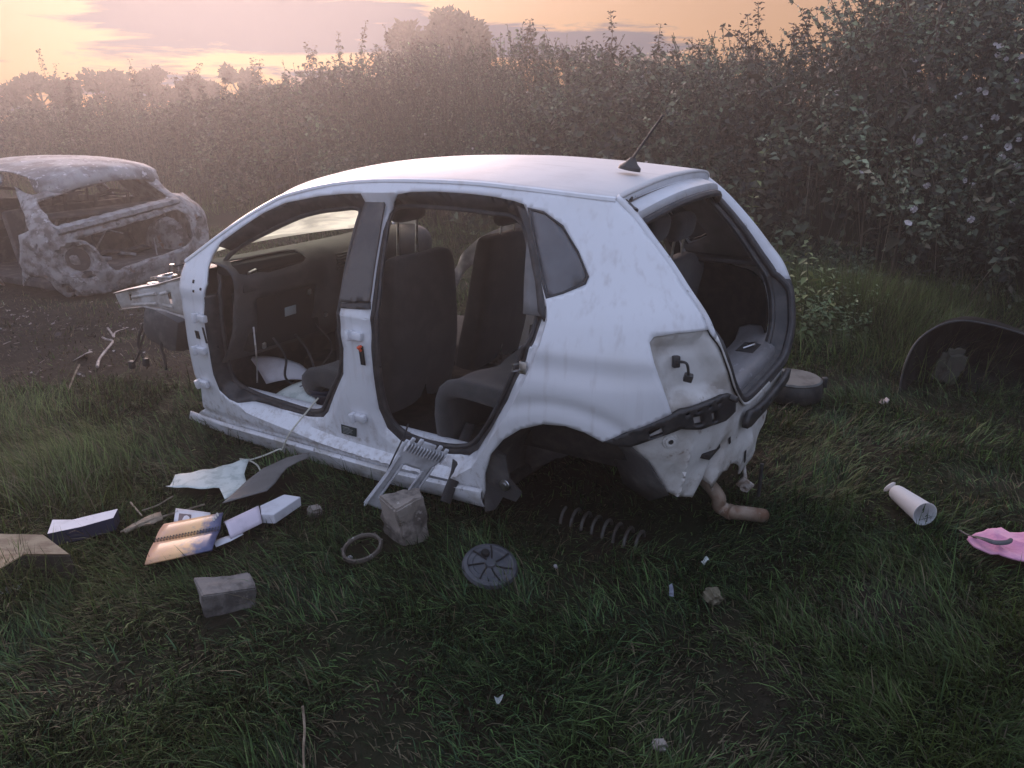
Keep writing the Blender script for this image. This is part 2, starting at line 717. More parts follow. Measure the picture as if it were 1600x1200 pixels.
M['fabric2'] = material('seat_centre_fabric', (.034, .032, .031), .95, other=(.05, .046, .043), scale=12, bump=.6, bscale=300, sheen=.2)
M['carpet'] = material('dark_carpet', (.012, .011, .011), 1.0, other=(.03, .026, .022), scale=20, bump=.5, bscale=200)
M['liner'] = material('muddy_arch_liner', (.055, .052, .052), .7, other=(.13, .12, .112), scale=6, lo=.46, hi=.68, bump=.35, bscale=40)
M['headliner'] = material('grey_headliner', (.16, .15, .145), .95, other=(.12, .11, .105), scale=5)
M['steel'] = material('bright_steel', (.55, .55, .56), .3, metal=1.0, other=(.35, .33, .3), scale=30)
M['rust'] = material('rusty_exhaust_metal', (.26, .20, .15), .6, metal=.35, other=(.16, .085, .05), scale=12, lo=.4, hi=.62,
                     dirt=[((.34, .31, .27), 25, .58, .70)], bump=.2)
M['red'] = material('orange_red_latch', (.75, .09, .03), .4)
M['label'] = material('dark_sticker', (.02, .035, .035), .4)
M['print'] = material('pale_print', (.35, .38, .37), .6)
M['airbag'] = material('pale_airbag_cloth', (.62, .61, .63), .8, other=(.34, .33, .34), scale=6, bump=.3, bscale=90)
M['hole'] = material('dark_cavity', (.008, .008, .008), .9)


def glass_material(name, tint, alpha, rough=.05):
    m = bpy.data.materials.new(name)
    m.use_nodes = True
    t = m.node_tree
    p = t.nodes['Principled BSDF']
    p.inputs['Base Color'].default_value = (*tint, 1)
    p.inputs['Roughness'].default_value = rough
    tr = N(t, 'ShaderNodeBsdfTransparent')
    tr.inputs[0].default_value = (.55, .58, .56, 1)
    ms = N(t, 'ShaderNodeMixShader')
    nz = N(t, 'ShaderNodeTexNoise')
    nz.inputs['Scale'].default_value = 9
    nz.inputs['Detail'].default_value = 6
    tc = N(t, 'ShaderNodeTexCoord')
    wire(t, tc.outputs['Object'], nz.inputs['Vector'])
    r = N(t, 'ShaderNodeMapRange')
    r.inputs['From Min'].default_value, r.inputs['From Max'].default_value = .3, .7
    r.inputs['To Min'].default_value, r.inputs['To Max'].default_value = alpha - .12, alpha + .12
    wire(t, nz.outputs[0], r.inputs[0])
    wire(t, r.outputs[0], ms.inputs[0])
    wire(t, tr.outputs[0], ms.inputs[1])
    wire(t, p.outputs[0], ms.inputs[2])
    wire(t, ms.outputs[0], t.nodes['Material Output'].inputs[0])
    return m


def misted_glass():
    """windscreen covered in pale condensation with wiped, clear bands"""
    m = bpy.data.materials.new('misted_windscreen_glass')
    m.use_nodes = True
    t = m.node_tree
    p = t.nodes['Principled BSDF']
    p.inputs['Base Color'].default_value = (.50, .50, .42, 1)
    p.inputs['Roughness'].default_value = .6
    tl = N(t, 'ShaderNodeBsdfTranslucent')
    tl.inputs[0].default_value = (1.0, 1.0, .74, 1)
    fog = N(t, 'ShaderNodeMixShader')
    fog.inputs[0].default_value = .8
    wire(t, p.outputs[0], fog.inputs[1])
    wire(t, tl.outputs[0], fog.inputs[2])
    tr = N(t, 'ShaderNodeBsdfTransparent')
    tr.inputs[0].default_value = (.62, .80, .68, 1)
    tc = N(t, 'ShaderNodeTexCoord')
    mp = N(t, 'ShaderNodeMapping')
    mp.inputs['Scale'].default_value = (9.0, 2.6, 5.0)
    mp.inputs['Rotation'].default_value = (0, 0, .5)
    nz = N(t, 'ShaderNodeTexNoise')
    nz.inputs['Scale'].default_value = 1.0
    nz.inputs['Detail'].default_value = 5
    nz.inputs['Distortion'].default_value = 1.2
    wire(t, tc.outputs['Object'], mp.inputs[0])
    wire(t, mp.outputs[0], nz.inputs['Vector'])
    r = N(t, 'ShaderNodeMapRange')
    r.inputs['From Min'].default_value, r.inputs['From Max'].default_value = .36, .58
    r.inputs['To Min'].default_value, r.inputs['To Max'].default_value = .50, .97
    wire(t, nz.outputs[0], r.inputs[0])
    # the lowest band, above the dash, has been wiped clear
    sep = N(t, 'ShaderNodeSeparateXYZ')
    wire(t, tc.outputs['Object'], sep.inputs[0])
    w = N(t, 'ShaderNodeMapRange')
    w.inputs['From Min'].default_value, w.inputs['From Max'].default_value = 0.985, 1.005
    w.inputs['To Min'].default_value, w.inputs['To Max'].default_value = .80, 1.0
    wire(t, sep.outputs[2], w.inputs[0])
    mu = N(t, 'ShaderNodeMath', operation='MULTIPLY')
    wire(t, r.outputs[0], mu.inputs[0])
    wire(t, w.outputs[0], mu.inputs[1])
    ms = N(t, 'ShaderNodeMixShader')
    wire(t, mu.outputs[0], ms.inputs[0])
    wire(t, tr.outputs[0], ms.inputs[1])
    wire(t, fog.outputs[0], ms.inputs[2])
    wire(t, ms.outputs[0], t.nodes['Material Output'].inputs[0])
    return m


M['glass'] = glass_material('dusty_dark_glass', (.13, .13, .14), .86, .3)
M['mist'] = misted_glass()

# ---- outlines on the skin, as seen
F_OUT = cs([(333, 445), (330, 418), (334, 399), (347, 380), (381, 356), (414, 334), (448, 318), (499, 308), (540, 304.5), (566, 304), (570, 318),
            (562, 345), (546, 400), (534, 465), (531, 482), (531, 520), (536, 545), (536, 585), (524, 612), (512, 644), (504, 653),
            (480, 652), (440, 640), (400, 627), (372, 615), (357, 601), (348, 577), (342, 540), (335, 490)], [.04, .02] + [.012] * 8 + [.03] + [.062] * 17)
F_IN = cs([(341, 445), (339, 424), (347, 409), (360, 393), (384, 377), (424, 357), (465, 338), (499, 328), (530, 324), (552, 322), (562, 328),
           (556, 350), (543, 402), (531, 467), (528, 482), (528, 520), (532, 545), (530, 582), (518, 608), (506, 636), (498, 643),
           (480, 642), (440, 630), (404, 618), (378, 606), (364, 594), (355, 573), (349, 538), (342, 490)], .076)
R_OUT = cs([(604, 330), (610, 314), (622, 305), (645, 301.5), (680, 301), (730, 304), (775, 309), (806, 316), (820, 321), (828, 350), (838, 400), (848, 440), (851, 470),
            (848, 494), (836, 530), (816, 577), (792, 627), (768, 671), (750, 700), (733, 712), (700, 711), (660, 702), (624, 691),
            (603, 671), (590, 641), (582, 591), (578, 530), (579, 480), (586, 420), (596, 360)], [.05, .02] + [.012] * 7 + [.02, .03, .05] + [.06] * 18)
R_IN = cs([(606, 342), (615, 324), (630, 319), (650, 319), (680, 321), (720, 324), (765, 330), (795, 333), (808, 340), (818, 352), (826, 385), (838, 430), (843, 470),
           (840, 490), (829, 526), (809, 570), (785, 620), (762, 662), (744, 688), (728, 698), (700, 698), (662, 690), (632, 678),
           (612, 660), (600, 634), (591, 588), (587, 530), (588, 480), (594, 420), (601, 370)], .076)
Q_OUT = cs([(824, 324), (850, 330), (880, 352), (904, 393), (920, 432), (915, 444), (880, 459), (853, 467), (846, 440), (838, 396)])
Q_GL = cs([(828, 328), (850, 334.5), (878, 355), (901.5, 394), (915.5, 430), (911, 440), (880, 454.5), (856, 462), (849.5, 439), (841.5, 396)])
RAILP = [(290, 408), (310, 393), (340, 370), (380, 342), (420, 318), (450, 304), (520, 288), (600, 282), (720, 285), (820, 295), (900, 305), (962, 312)]
RAIL = cs(RAILP)
HATCH = cs([(962, 312), (990, 340), (1020, 380), (1050, 420), (1080, 465), (1108, 515)])
TLE = cs([(1108, 515), (1060, 520), (1022, 526), (1015, 535), (1020, 558), (1030, 590), (1040, 618), (1050, 646)])
CUT = cs([(1050, 647), (1000, 668), (943, 689)])
ARCH = cs([(943, 688), (915, 674), (885, 664), (850, 661), (815, 669), (787, 686), (767, 710), (758, 740), (757, 768)])
SILLB = cs([(755, 786), (700, 773), (600, 746), (500, 717), (400, 688), (306, 661)])
FRONT = cs([(303, 652), (318, 640), (314, 608), (304, 585), (296, 545), (289, 500), (284, 470), (282, 432)])
SKIN = RAIL[:-1] + HATCH + TLE[1:-1] + CUT + ARCH[1:] + SILLB + FRONT
# the edge of the door recess
LIP = cs([(331, 396), (345, 378), (381, 354), (414, 332), (448, 316), (499, 306), (540, 302), (573, 301), (606, 301), (640, 299), (679, 299), (730, 302), (775, 307), (806, 314),
          (822, 319), (832, 350), (842, 400), (853, 468), (855, 500), (843, 540), (818, 600), (790, 652), (762, 694), (736, 731), (700, 749), (650, 738), (600, 725), (540, 706),
          (500, 692), (440, 668), (385, 645), (355, 618), (338, 585), (329, 540), (323, 495), (320, 450), (323, 418)])
ARCHC = (.47, .32)


def inset_loop(lp, d):
    q = resample(lp, .02)
    t = np.roll(q, -1, 0) - np.roll(q, 1, 0)
    n = np.stack([-t[:, 1], t[:, 0]], 1)
    n /= np.maximum(np.linalg.norm(n, axis=1, keepdims=True), 1e-9)
    a = q + n * d
    if not inpoly(a[:1], lp)[0]:
        a = q - n * d
    return a[(polydist(a, lp) > d * .9) & inpoly(a, lp)]


LIP_IN = inset_loop(LIP, .026)


def skin_depth(P):
    P = np.asarray(P, float)
    ins = inpoly(P, LIP)
    d = polydist(P, LIP)
    dep = np.where(ins, .050 * sstep(0, .030, d), 0.0)
    om = 1 - ins * sstep(0, .04, d)
    # a second step, from the jamb to the flange that carries the door seals
    for lp in (F_OUT, R_OUT):
        dep = dep + np.where(ins, .016 * (1 - sstep(.010, .034, polydist(P, lp))) * sstep(.02, .04, d), 0)
    # wheel arch flare and the crease above it
    r = np.hypot(P[:, 0] - ARCHC[0], P[:, 1] - ARCHC[1])
    dep = dep - .008 * sstep(.55, .38, r) * om + .010 * np.exp(-((r - .375) / .028) ** 2) * om
    # shoulder crease and hollow of the quarter panel
    q = sstep(.36, .50, P[:, 0]) * (1 - ins)
    dep = dep + .0035 * q * (sstep(.985, .935, P[:, 1]) - sstep(.90, .70, P[:, 1]))
    # sill: a rounded step under the doors
    dep = dep + .012 * np.exp(-((P[:, 1] - .215) / .018) ** 2) * (P[:, 0] < .1) * (1 - ins)
    # small dents
    dep = dep + .0016 * np.sin(P[:, 0] * 9 + P[:, 1] * 5) * np.sin(P[:, 1] * 11 - P[:, 0] * 3)
    return dep


car = tag(empty('stripped_car'), 'white hatchback shell stripped of its doors, wheels, bonnet and tailgate, lying on the grass', 'car')
car.matrix_world = CAR_M


def mirrored(o, name, parent):
    me = o.data.copy()
    me.transform(Matrix.Scale(-1, 4, (0, 1, 0)))
    me.flip_normals()
    c = bpy.data.objects.new(name, me)
    link(c, parent)
    for md in o.modifiers:
        if md.type == 'SOLIDIFY':
            solid(c, md.thickness, md.offset)
    return c


side = panel('body_side', SKIN, [F_OUT, R_OUT, Q_OUT], chart(fn=skin_depth), .0165, M['white'], car, thick=.012, creases=[LIP + LIP[:1], list(LIP_IN)])
side['label'] = 'white body side with two empty door openings'
mirrored(side, 'body_side', car)


def ring(name, outer, inner, d0, mat, parent, d1=None, sp=.02):
    """a strip between two outlines on the skin, sunk by d0 at the outer and d1 at the inner edge"""

    def dep(P):
        a, b = polydist(P, outer), polydist(P, inner)
        k = a / (a + b + 1e-6)
        return (skin_depth(P) + .004 if d0 is None else d0) * (1 - k) + d1 * k
    return panel(name, outer, [inner], chart(fn=dep), sp, mat, parent, thick=.012)


def skin_tube(pts, depth, r, name, mat, parent, closed=True, n=8):
    q = np.array(catmull(pts, 3, closed))
    X = chart(depth)(q)
    mb = MB()
    mb.tube([tuple(p) for p in X], r, n=n, closed=closed)
    return mb.build(name, mat, parent)


for nm, lo_, li_ in (('front_door_seal', F_OUT, F_IN), ('rear_door_seal', R_OUT, R_IN)):
    s = ring(nm, lo_, li_, None, M['rubber'], car, .088, .012)
    skin_tube(li_, .085, .011, 'seal_lip', M['rubber'], s)
    e = mirrored(s, nm, car)

# quarter windows
qf = ring('quarter_window', Q_OUT, Q_GL, -.001, M['rubber'], car, .002)
qg = panel('pane', Q_GL, [], chart(.004), .03, M['glass'], qf, thick=.004)
q2 = mirrored(qf, 'quarter_window', car)
mirrored(qg, 'pane', q2)

mb_ = panel('door_frame_trim', cs([(806, 317), (826, 322), (840, 360), (850, 420), (856, 470), (849, 502), (840, 486), (836, 440), (826, 388), (816, 345)], .02), [], chart(.022), .02, M['rubber'], car, thick=.01)
mirrored(mb_, 'door_frame_trim', car)

# B pillar cover: dusty black upper trim
PIL = cs([(574, 303), (604, 301), (600, 322), (592, 370), (583, 425), (577, 470), (531, 471), (540, 425), (556, 365), (569, 320)], .036)
pc = panel('pillar_cover', PIL, [], chart(.034), .02, M['pillar'], car, thick=.01)
mirrored(pc, 'pillar_cover', car)
panel('pillar_bracket', cs([(532, 472), (577, 470), (577, 482), (560, 483), (531, 481)], .04), [], chart(.043), .012, M['plastic'], car, thick=.008)

# roof, running from rail to rail
rl = np.array([body_raw(np.array([p]))[0] for p in catmull(RAIL[4:], 5)])
rl = rl[rl[:, 0] > .98]
nt = 33
RP = []
for i, L in enumerate(rl):
    k = i / (len(rl) - 1)
    row = []
    for j in range(nt):
        s_ = -1 + 2 * j / (nt - 1)
        w = 1 - abs(s_) ** 2.6
        xs = L[0] + w * ((1 - k) ** 3 * -.13 + k ** 4 * .075)
        z = L[2] + .070 * (1 - abs(s_) ** 2.6) * (.82 + .18 * math.sin(math.pi * min(1, k * .9))) + .004 * k ** 4 * w
        row.append((xs, s_ * abs(L[1]), z))
    RP.append(row)
mb = MB()
mb.grid(RP)
M['roof'] = material('dull_white_roof_paint', (.60, .58, .575), .5, spec=.15, coat=.0, other=(.50, .48, .475), scale=3, lo=.45, hi=.7,
                     dirt=[((.36, .29, .23), 5.5, .63, .72), ((.52, .50, .49), 16, .60, .75)], bump=.12, bscale=18, streak=((.50, .48, .47), (3, 30, 3), .56, .78))  # darker than the side paint, so the sunlit roof does not blow out
roof = mb.build('roof', M['roof'], car, sharp=60)
solid(roof, .01)
mb = MB()
mb.grid([[(p[0], p[1] * .97, p[2] - .035) for p in row] for row in RP])
hl = mb.build('headliner', M['headliner'], car)
# rolled edges along rails and pillars
for sg in (1, -1):
    q = np.array(catmull(RAIL, 4))
    X = chart(.006)(q)
    X[:, 1] *= sg
    m_ = MB()
    m_.tube([tuple(p) for p in X], .0135, n=8)
    m_.build('roof_rail', M['white'], car)
# windscreen, curved, between the A pillars
pl_ = [p for p in catmull(RAIL[:6], 5)]
A = body_raw(np.array(pl_))
top = np.array(RP[0])[:, :]
mb = MB()
rows = []
for i, L in enumerate(A[::2]):
    k = i / (len(A[::2]) - 1)
    row = []
    for j in range(21):
        s_ = -1 + 2 * j / 20
        w = 1 - abs(s_) ** 2.4
        row.append((L[0] - .02 - w * (.20 - .07 * k), s_ * (abs(L[1]) - .035), L[2] - .012 + w * .050 * k))
    rows.append(row)
mb.grid(rows)
ws = mb.build('windscreen', M['mist'], car)
ws['label'] = 'windscreen pale with condensation'
mb = MB()
mb.tube([(p[0], p[1], p[2] - .012) for p in rows[-1]], .028, n=8, flat=.5)
mb.build('windscreen_header', M['plastic'], car)

# ---- hatch opening: white flange, black seal, header
HL2 = HATCH + cs([(1128, 543), (1140, 575), (1150, 608), (1160, 628)]) + [(1.22, .640), (1.30, .628), (ULEN, .625)]
hl_line = np.array(catmull(HL2, 4))


def off_line(line, du, dz=0.0):
    d = np.gradient(line, axis=0)
    nrm = np.stack([-d[:, 1], d[:, 0]], 1)
    nrm /= np.maximum(np.linalg.norm(nrm, axis=1, keepdims=True), 1e-9)
    sg = -1 if nrm[0, 0] < 0 else 1
    return line + nrm * du * sg


_nh = 4 * (len(HATCH) - 1)
HWID = np.clip(1 - (np.arange(len(hl_line)) - _nh) / 6, .30, 1)[:, None]
hl_in = off_line(hl_line, .055 * HWID)
hl_in[-1, 0] = ULEN
for sg in (-1, 1):
    a, b_, c_, d_ = chart(.002)(hl_line), chart(.010)(off_line(hl_line, .026 * HWID)), chart(.030)(off_line(hl_line, .044 * HWID)), chart(fn=lambda P: .075 * HWID[:, 0])(hl_in)
    rows = []
    for q in (a, b_, c_, d_):
        q = q.copy()
        q[:, 1] *= sg
        rows.append([tuple(p) for p in q])
    mb = MB()
    mb.grid([rw[:_nh + 3] for rw in rows])
    o = mb.build('hatch_flange', M['jamb'], car)
    solid(o, .006, 0)
    mb = MB()
    mb.grid([rw[_nh + 2:] for rw in rows])
    o = mb.build('lower_flange', M['dull'] if sg > 0 else M['rubber'], car)
    solid(o, .006, 0)
    q = chart(fn=lambda P: .068 * np.clip(HWID[:, 0], .3, 1))(hl_in)[4:]
    q[:, 1] *= sg
    mb = MB()
    mb.tube([tuple(p) for p in q], .016, n=10)
    o = mb.build('hatch_seal', M['rubber'], car)
    q = chart(.10)(off_line(hl_line, .054 * HWID + .012))[4:]
    q[:, 1] *= sg
    mb = MB()
    mb.tube([tuple(p) for p in q], .013, n=8)
    mb.build('seal_lip', M['plastic'], o)
    rows = []
    for q in (chart(fn=lambda P: .078 * HWID[:, 0])(hl_in), chart(.09)(off_line(hl_line, .050 * HWID + .012)), chart(.115)(off_line(hl_line, .052 * HWID + .012))):
        q = q[3:].copy()
        q[:, 1] *= sg
        rows.append([tuple(p) for p in q])
    mb = MB()
    mb.grid(rows)
    mb.build('opening_lining', M['plastic'], o)
# header: steps down from the roof's rear edge
last = RP[-1]
h0 = [(p[0] - .004, p[1] * .985, p[2] - .006) for p in last]
h1 = [(p[0] - .012, p[1] * .96, p[2] - .034) for p in last]
h2 = [(p[0] + .052, p[1] * .90, p[2] - .052) for p in last]
h3 = [(p[0] + .060, p[1] * .88, p[2] - .085) for p in last]
mb = MB()
mb.grid([h0, h1, h2, h3])
hd = mb.build('hatch_header', M['jamb'], car)
solid(hd, .006, 0)
mb = MB()
mb.tube([(p[0] + .004, p[1], p[2] - .004) for p in h3], .015, n=8)
mb.build('hatch_header_seal', M['rubber'], car)
# broken hinge stub on the header
mb = MB()
P0 = Vector((2.585, -.475, 1.335))
mb.box(P0, (.07, .026, .03), Euler((0, .5, .5)).to_matrix(), .006)
mb.box(P0 + Vector((-.03, .045, .028)), (.05, .02, .022), Euler((0, .2, .7)).to_matrix(), .005)
mb.tube([P0 + Vector((-.03, .03, .02)), P0 + Vector((.03, -.01, -.01))], .012)
mb.build('tailgate_hinge', M['plastic'], car)

# ---- rear panel with the lamp recess, dented and torn below
TORN = cs([(1045, 776), (1090, 784), (1097, 768), (1108, 756)]) + [(1.085, .325), (1.10, .362), (1.15, .395), (1.20, .40), (1.245, .372), (1.29, .33), (1.33, .30),
                                                                    (1.36, .335), (1.40, .375), (1.47, .36), (1.50, .44), (1.56, .50)]
_rj = random.Random(8)
TORN = [(u_ + (_rj.uniform(-.006, .006) if i_ > 3 else 0), z_ + (_rj.uniform(-.009, .009) if i_ > 3 else 0)) for i_, (u_, z_) in enumerate([tuple(q) for q in resample(TORN, .03, False)])]
RPAN = cs([(1012, 529), (1030, 521), (1108, 512)]) + [tuple(p) for p in hl_line[5 * 4 + 1:-1]] + [(ULEN + .30, .628), (ULEN + .32, .56), (ULEN + .15, .55)]
RPAN = RPAN + TORN[::-1] + cs([(1030, 752), (1012, 724), (984, 699), (1036, 672), (1046, 646), (1036, 618), (1026, 590), (1016, 558)])
POCK = cs([(1010, 528), (1060, 516), (1108, 511), (1124, 545), (1140, 590), (1147, 622), (1120, 628), (1080, 632), (1044, 646), (1030, 610)])


def rear_depth(P):
    P = np.asarray(P, float)
    ins = inpoly(P, POCK)
    d = polydist(P, POCK)
    dep = .014 + np.where(ins, .045 * sstep(0, .055, d), 0)
    low = sstep(.56, .44, P[:, 1])
    dep = dep + low * (.008 * np.sin(P[:, 0] * 15 + 1) * np.sin(P[:, 1] * 21 + P[:, 0] * 6) + .011 * np.abs(np.sin(P[:, 0] * 14 + P[:, 1] * 7)) + .004 * np.abs(np.sin(P[:, 0] * 33 - P[:, 1] * 19)))
    dep = dep - .022 * np.exp(-np.abs(P[:, 0] - .905 - (P[:, 1] - .45) * .12) / .012) * sstep(.62, .5, P[:, 1])
    # crushed fold between the corner and the middle of the panel
    dep = dep + .045 * np.exp(-((P[:, 0] - 1.07 - (P[:, 1] - .45) * .5) / .022) ** 2) * low
    dep = dep - .03 * sstep(1.1, 1.3, P[:, 0]) * low
    return dep


rp = panel('rear_panel', RPAN, [cs([(1062, 566), (1072, 560), (1076, 572), (1066, 580)])], chart(fn=rear_depth), .016, M['dull'], car, thick=.004)
rp['label'] = 'dirty dented rear panel torn along its lower edge'
# plug, bolt and slots in the panel
def on_skin(px, py, depth=0.0):
    q = np.array([body_uv(hit(CAR_M, body_g, px, py))])
    return Vector(chart(depth)(q)[0]), Vector(body_nrm(q)[0])


def disc(name, px, py, r, depth, mat, parent, t=.006, prof=None):
    p, n = on_skin(px, py, depth)
    R = n.to_track_quat('Z', 'Y').to_matrix()
    mb = MB()
    mb.lathe(prof or [(0.0001, t), (r * .85, t), (r, 0), (r, -t)], p, R, 20)
    return mb.build(name, mat, parent)


g = disc('drain_plug', 1049, 692, .026, .012, M['dull'], car, prof=[(.0001, .004), (.008, .004), (.010, .009), (.018, .009), (.021, .003), (.027, .003), (.030, -.004)])
disc('plug_centre', 1049, 692, .009, .006, M['plastic'], g, t=.004)
for px, py, w, h in ((1146, 690, .012, .03), (1161, 712, .012, .06), (1127, 727, .014, .06), (1112, 752, .014, .035)):
    p, n = on_skin(px, py, .0)
    p = Vector(chart(fn=rear_depth)(np.array([body_uv(hit(CAR_M, body_g, px, py))]))[0]) + n * .003
    mb = MB()
    mb.box(p, (w, h, .003), n.to_track_quat('Z', 'Y').to_matrix() @ Matrix.Rotation(.35, 3, 'Z'), .001)
    mb.build('panel_slot', M['hole'], rp)
# wiring connector hanging in the lamp recess
p1, n1 = on_skin(1066, 570, .05)
p2, n2 = on_skin(1078, 585, .03)
p3, n3 = on_skin(1080, 592, .02)
mb = MB()
mb.tube(catmull([p1, p1 + n1 * .035 + Vector((.02, 0, .005)), p2 + n2 * .02, p3], 5), .005, n=6)
mb.box(p3, (.03, .022, .028), Euler((.3, .2, .4)).to_matrix(), .004)
mb.box(p1, (.022, .024, .04), n1.to_track_quat('X', 'Z').to_matrix(), .004)
mb.build('lamp_connector', M['plastic'], car)

# ---- black bumper brackets
BR1 = cs([(944, 688), (1000, 667), (1052, 646), (1062, 640), (1078, 637), (1108, 626), (1128, 617), (1140, 615), (1145, 624), (1145, 641), (1131, 655), (1108, 663), (1092, 669), (1062, 668), (1022, 683), (985, 696), (958, 693)])
h_ = [cs(q) for q in ([(1012, 673), (1032, 665), (1036, 677), (1016, 684)], [(1080, 650), (1096, 646), (1097, 661), (1083, 664)], [(1108, 644), (1118, 641), (1119, 656), (1110, 659)],
                      [(1068, 645), (1074, 642), (1077, 646), (1072, 648)], [(1086, 640), (1092, 637), (1094, 641), (1089, 643)], [(1102, 634), (1108, 631), (1110, 634), (1105, 637)], [(1116, 629), (1122, 626), (1124, 629), (1119, 631)])]
panel('bumper_bracket', BR1, h_, chart(-.012), .012, M['plastic'], car, thick=.02)
BR2 = [(1.205, .585), (1.23, .615), (1.30, .600), (1.42, .590), (ULEN, .588), (1.70, .592), (1.78, .60), (1.84, .60), (1.84, .555), (1.74, .552), (ULEN, .548), (1.42, .548), (1.33, .552), (1.25, .548), (1.205, .555)]
o = panel('bumper_bracket', BR2, [[(1.34, .572), (1.37, .572), (1.37, .585), (1.34, .585)], [(1.47, .565), (1.50, .565), (1.50, .578), (1.47, .578)]], chart(-.022), .014, M['plastic'], car, thick=.022)
disc('bracket_clip', 1136, 619, .012, -.03, M['plastic'], car, t=.012)

# ---- load sill inside the hatch with the lock recess
ys = np.linspace(-.55, .55, 45)


def back_x(y, z, d=0.0):
    a, b = float(_xr(z)) - XC, float(half_width(2.5, z))
    return XC + (a - d) * (1 - min(.98, (abs(y) / b)) ** NEXP) ** (1 / NEXP)


rows = []
for (d, z) in ((.055, .640), (.070, .672), (.10, .690), (.20, .688), (.245, .672), (.26, .60)):
    rows.append([(back_x(y * (1 - .1 * d), .66, d), y * (1 - .1 * d), z + .02 * (abs(y) / .55) ** 4) for y in ys])
mb = MB()
mb.grid(rows)
M['silltrim'] = material('worn_grey_load_sill', (.17, .165, .17), .38, other=(.10, .095, .095), scale=6, stretch=(1, .3, 1), dirt=[((.30, .29, .30), 40, .6, .7)])
lst = mb.build('load_sill_trim', M['silltrim'], car)
solid(lst, .004)
mb = MB()
mb.box((back_x(.22, .66, .155), .22, .690), (.075, .15, .012), None, .004)
lk = mb.build('lock_recess', M['hole'], lst)
mb = MB()
mb.tube([(back_x(.24, .66, .17), .19, .697), (back_x(.24, .66, .13), .21, .715), (back_x(.24, .66, .13), .24, .715), (back_x(.24, .66, .17), .26, .697)], .005)
mb.build('striker', M['steel'], lst)

# ---- wheel arch liner, floor pan, firewall
arc = chart(.03)(np.array(catmull(ARCH + [tuple(np.array(ARCH[-1]) + (.0, -.07))], 3)))
rows = []
for k, (dy, sh) in enumerate(((0, 0), (.03, .004), (.10, .012), (.20, .02), (.27, .03))):
    rows.append([(p[0] + (.47 + 2.0 - p[0]) * sh, p[1] + dy, p[2] - sh * .6) for p in arc])
mb = MB()
mb.grid(rows)
# inner wall
cen = arc.mean(0)
inn = rows[-1]
mb.grid([inn, [(p[0] * .5 + 2.47 * .5, p[1] + .02, max(p[2] * .72 + .07, .30)) for p in inn], [(2.47, -.46, .40)] * len(inn)])
al = mb.build('wheel_arch_liner', M['liner'], car)
solid(al, .004, 0)
mirrored(al, 'wheel_arch_liner', car)
# front lower part of the arch with its bolt
mb = MB()
q = [(2.13, -.715, .13), (2.135, -.735, .30), (2.17, -.75, .44), (2.24, -.735, .41), (2.245, -.715, .30), (2.29, -.70, .245), (2.26, -.69, .20), (2.20, -.69, .205), (2.165, -.69, .14)]
mb.add(q, [tuple(range(len(q)))])
o = solid(mb.build('arch_closing_plate', M['liner'], car, False), .015, 0)
mb = MB()
mb.lathe([(.0001, .012), (.010, .012), (.012, .004), (.022, .003), (.024, 0)], (2.225, -.725, .275), Euler((math.pi / 2, 0, 0)).to_matrix(), 14)
mb.build('arch_bolt', M['steel'], car)
# rear corner liner between arch and torn panel
a3 = [body_raw(np.array([p]))[0] for p in cs([(943, 690), (985, 699), (1012, 724), (1030, 752), (1045, 776)])]
mb = MB()
rows = [[tuple(p + np.array((-.005, .012, 0))) for p in a3], [tuple(p + np.array((-.10, .08, .0 - .02 * i))) for i, p in enumerate(a3)], [tuple(p + np.array((-.24, .16, .10 - .045 * i))) for i, p in enumerate(a3)]]
mb.grid(rows)
solid(mb.build('corner_liner', M['liner'], car), .004, 0)

mb = MB()
mb.box((1.32, 0, .215), (1.72, 1.36, .05), None, .01)
mb.box((2.52, 0, .40), (.80, 1.02, .10), None, .02)
mb.box((1.32, 0, .29), (1.72, .22, .14), None, .04)
mb.build('floor_pan', M['carpet'], car)
mb = MB()
mb.box((.50, 0, .56), (.04, 1.36, .76), None, .01)
mb.box((.40, 0, .90), (.20, 1.30, .06), None, .02)
mb.build('firewall', M['plastic'], car)
# inner sill walls (white, seen inside the far opening)
for sg in (-1, 1):
    mb = MB()
    mb.box((1.34, sg * .655, .29), (1.60, .05, .17), None, .015)
    mb.build('inner_sill', M['jamb'], car)
# boot lining
for sg in (-1, 1):
    lin = [(.30, .42), (.30, .98), (.42, 1.03), (.62, 1.03), (.86, 1.02), (1.0, .95), (1.05, .80), (1.08, .66), (1.0, .52), (.85, .42)]
    o = panel('boot_side_lining', lin, [], chart(.125), .05, M['carpet'], car, thick=.01)
    if sg > 0:
        o.data.transform(Matrix.Scale(-1, 4, (0, 1, 0)))
    up_ = [(.30, 1.0), (.28, 1.36), (.70, 1.345), (.80, 1.23), (.90, 1.08), (.94, 1.00), (.62, 1.0)]
    o = panel('quarter_trim', up_, [[(p[0], p[1]) for p in Q_GL]], chart(.055), .04, M['trimgrey'], car, thick=.008)
    if sg > 0:
        o.data.transform(Matrix.Scale(-1, 4, (0, 1, 0)))
mb = MB()
mb.box((2.72, 0, .50), (.50, 1.1, .02), None, .004)
mb.build('boot_floor', M['carpet'], car)
# parcel shelf ledges
for sg in (-1, 1):
    mb = MB()
    mb.box((2.66, sg * .56, 1.00), (.44, .10, .025), None, .008)
    mb.build('shelf_ledge', M['plastic'], car)

# ---- dashboard: an extruded profile with the airbag slot and the glovebox hole cut out
prof = catmull([(.40, .955), (.58, .992), (.70, .998), (.785, .975), (.815, .93), (.81, .86), (.785, .78), (.77, .70), (.72, .60), (.66, .52)], 6)
pr = np.array(prof)
ps = np.concatenate([[0], np.cumsum(np.hypot(*np.diff(pr, axis=0).T))])


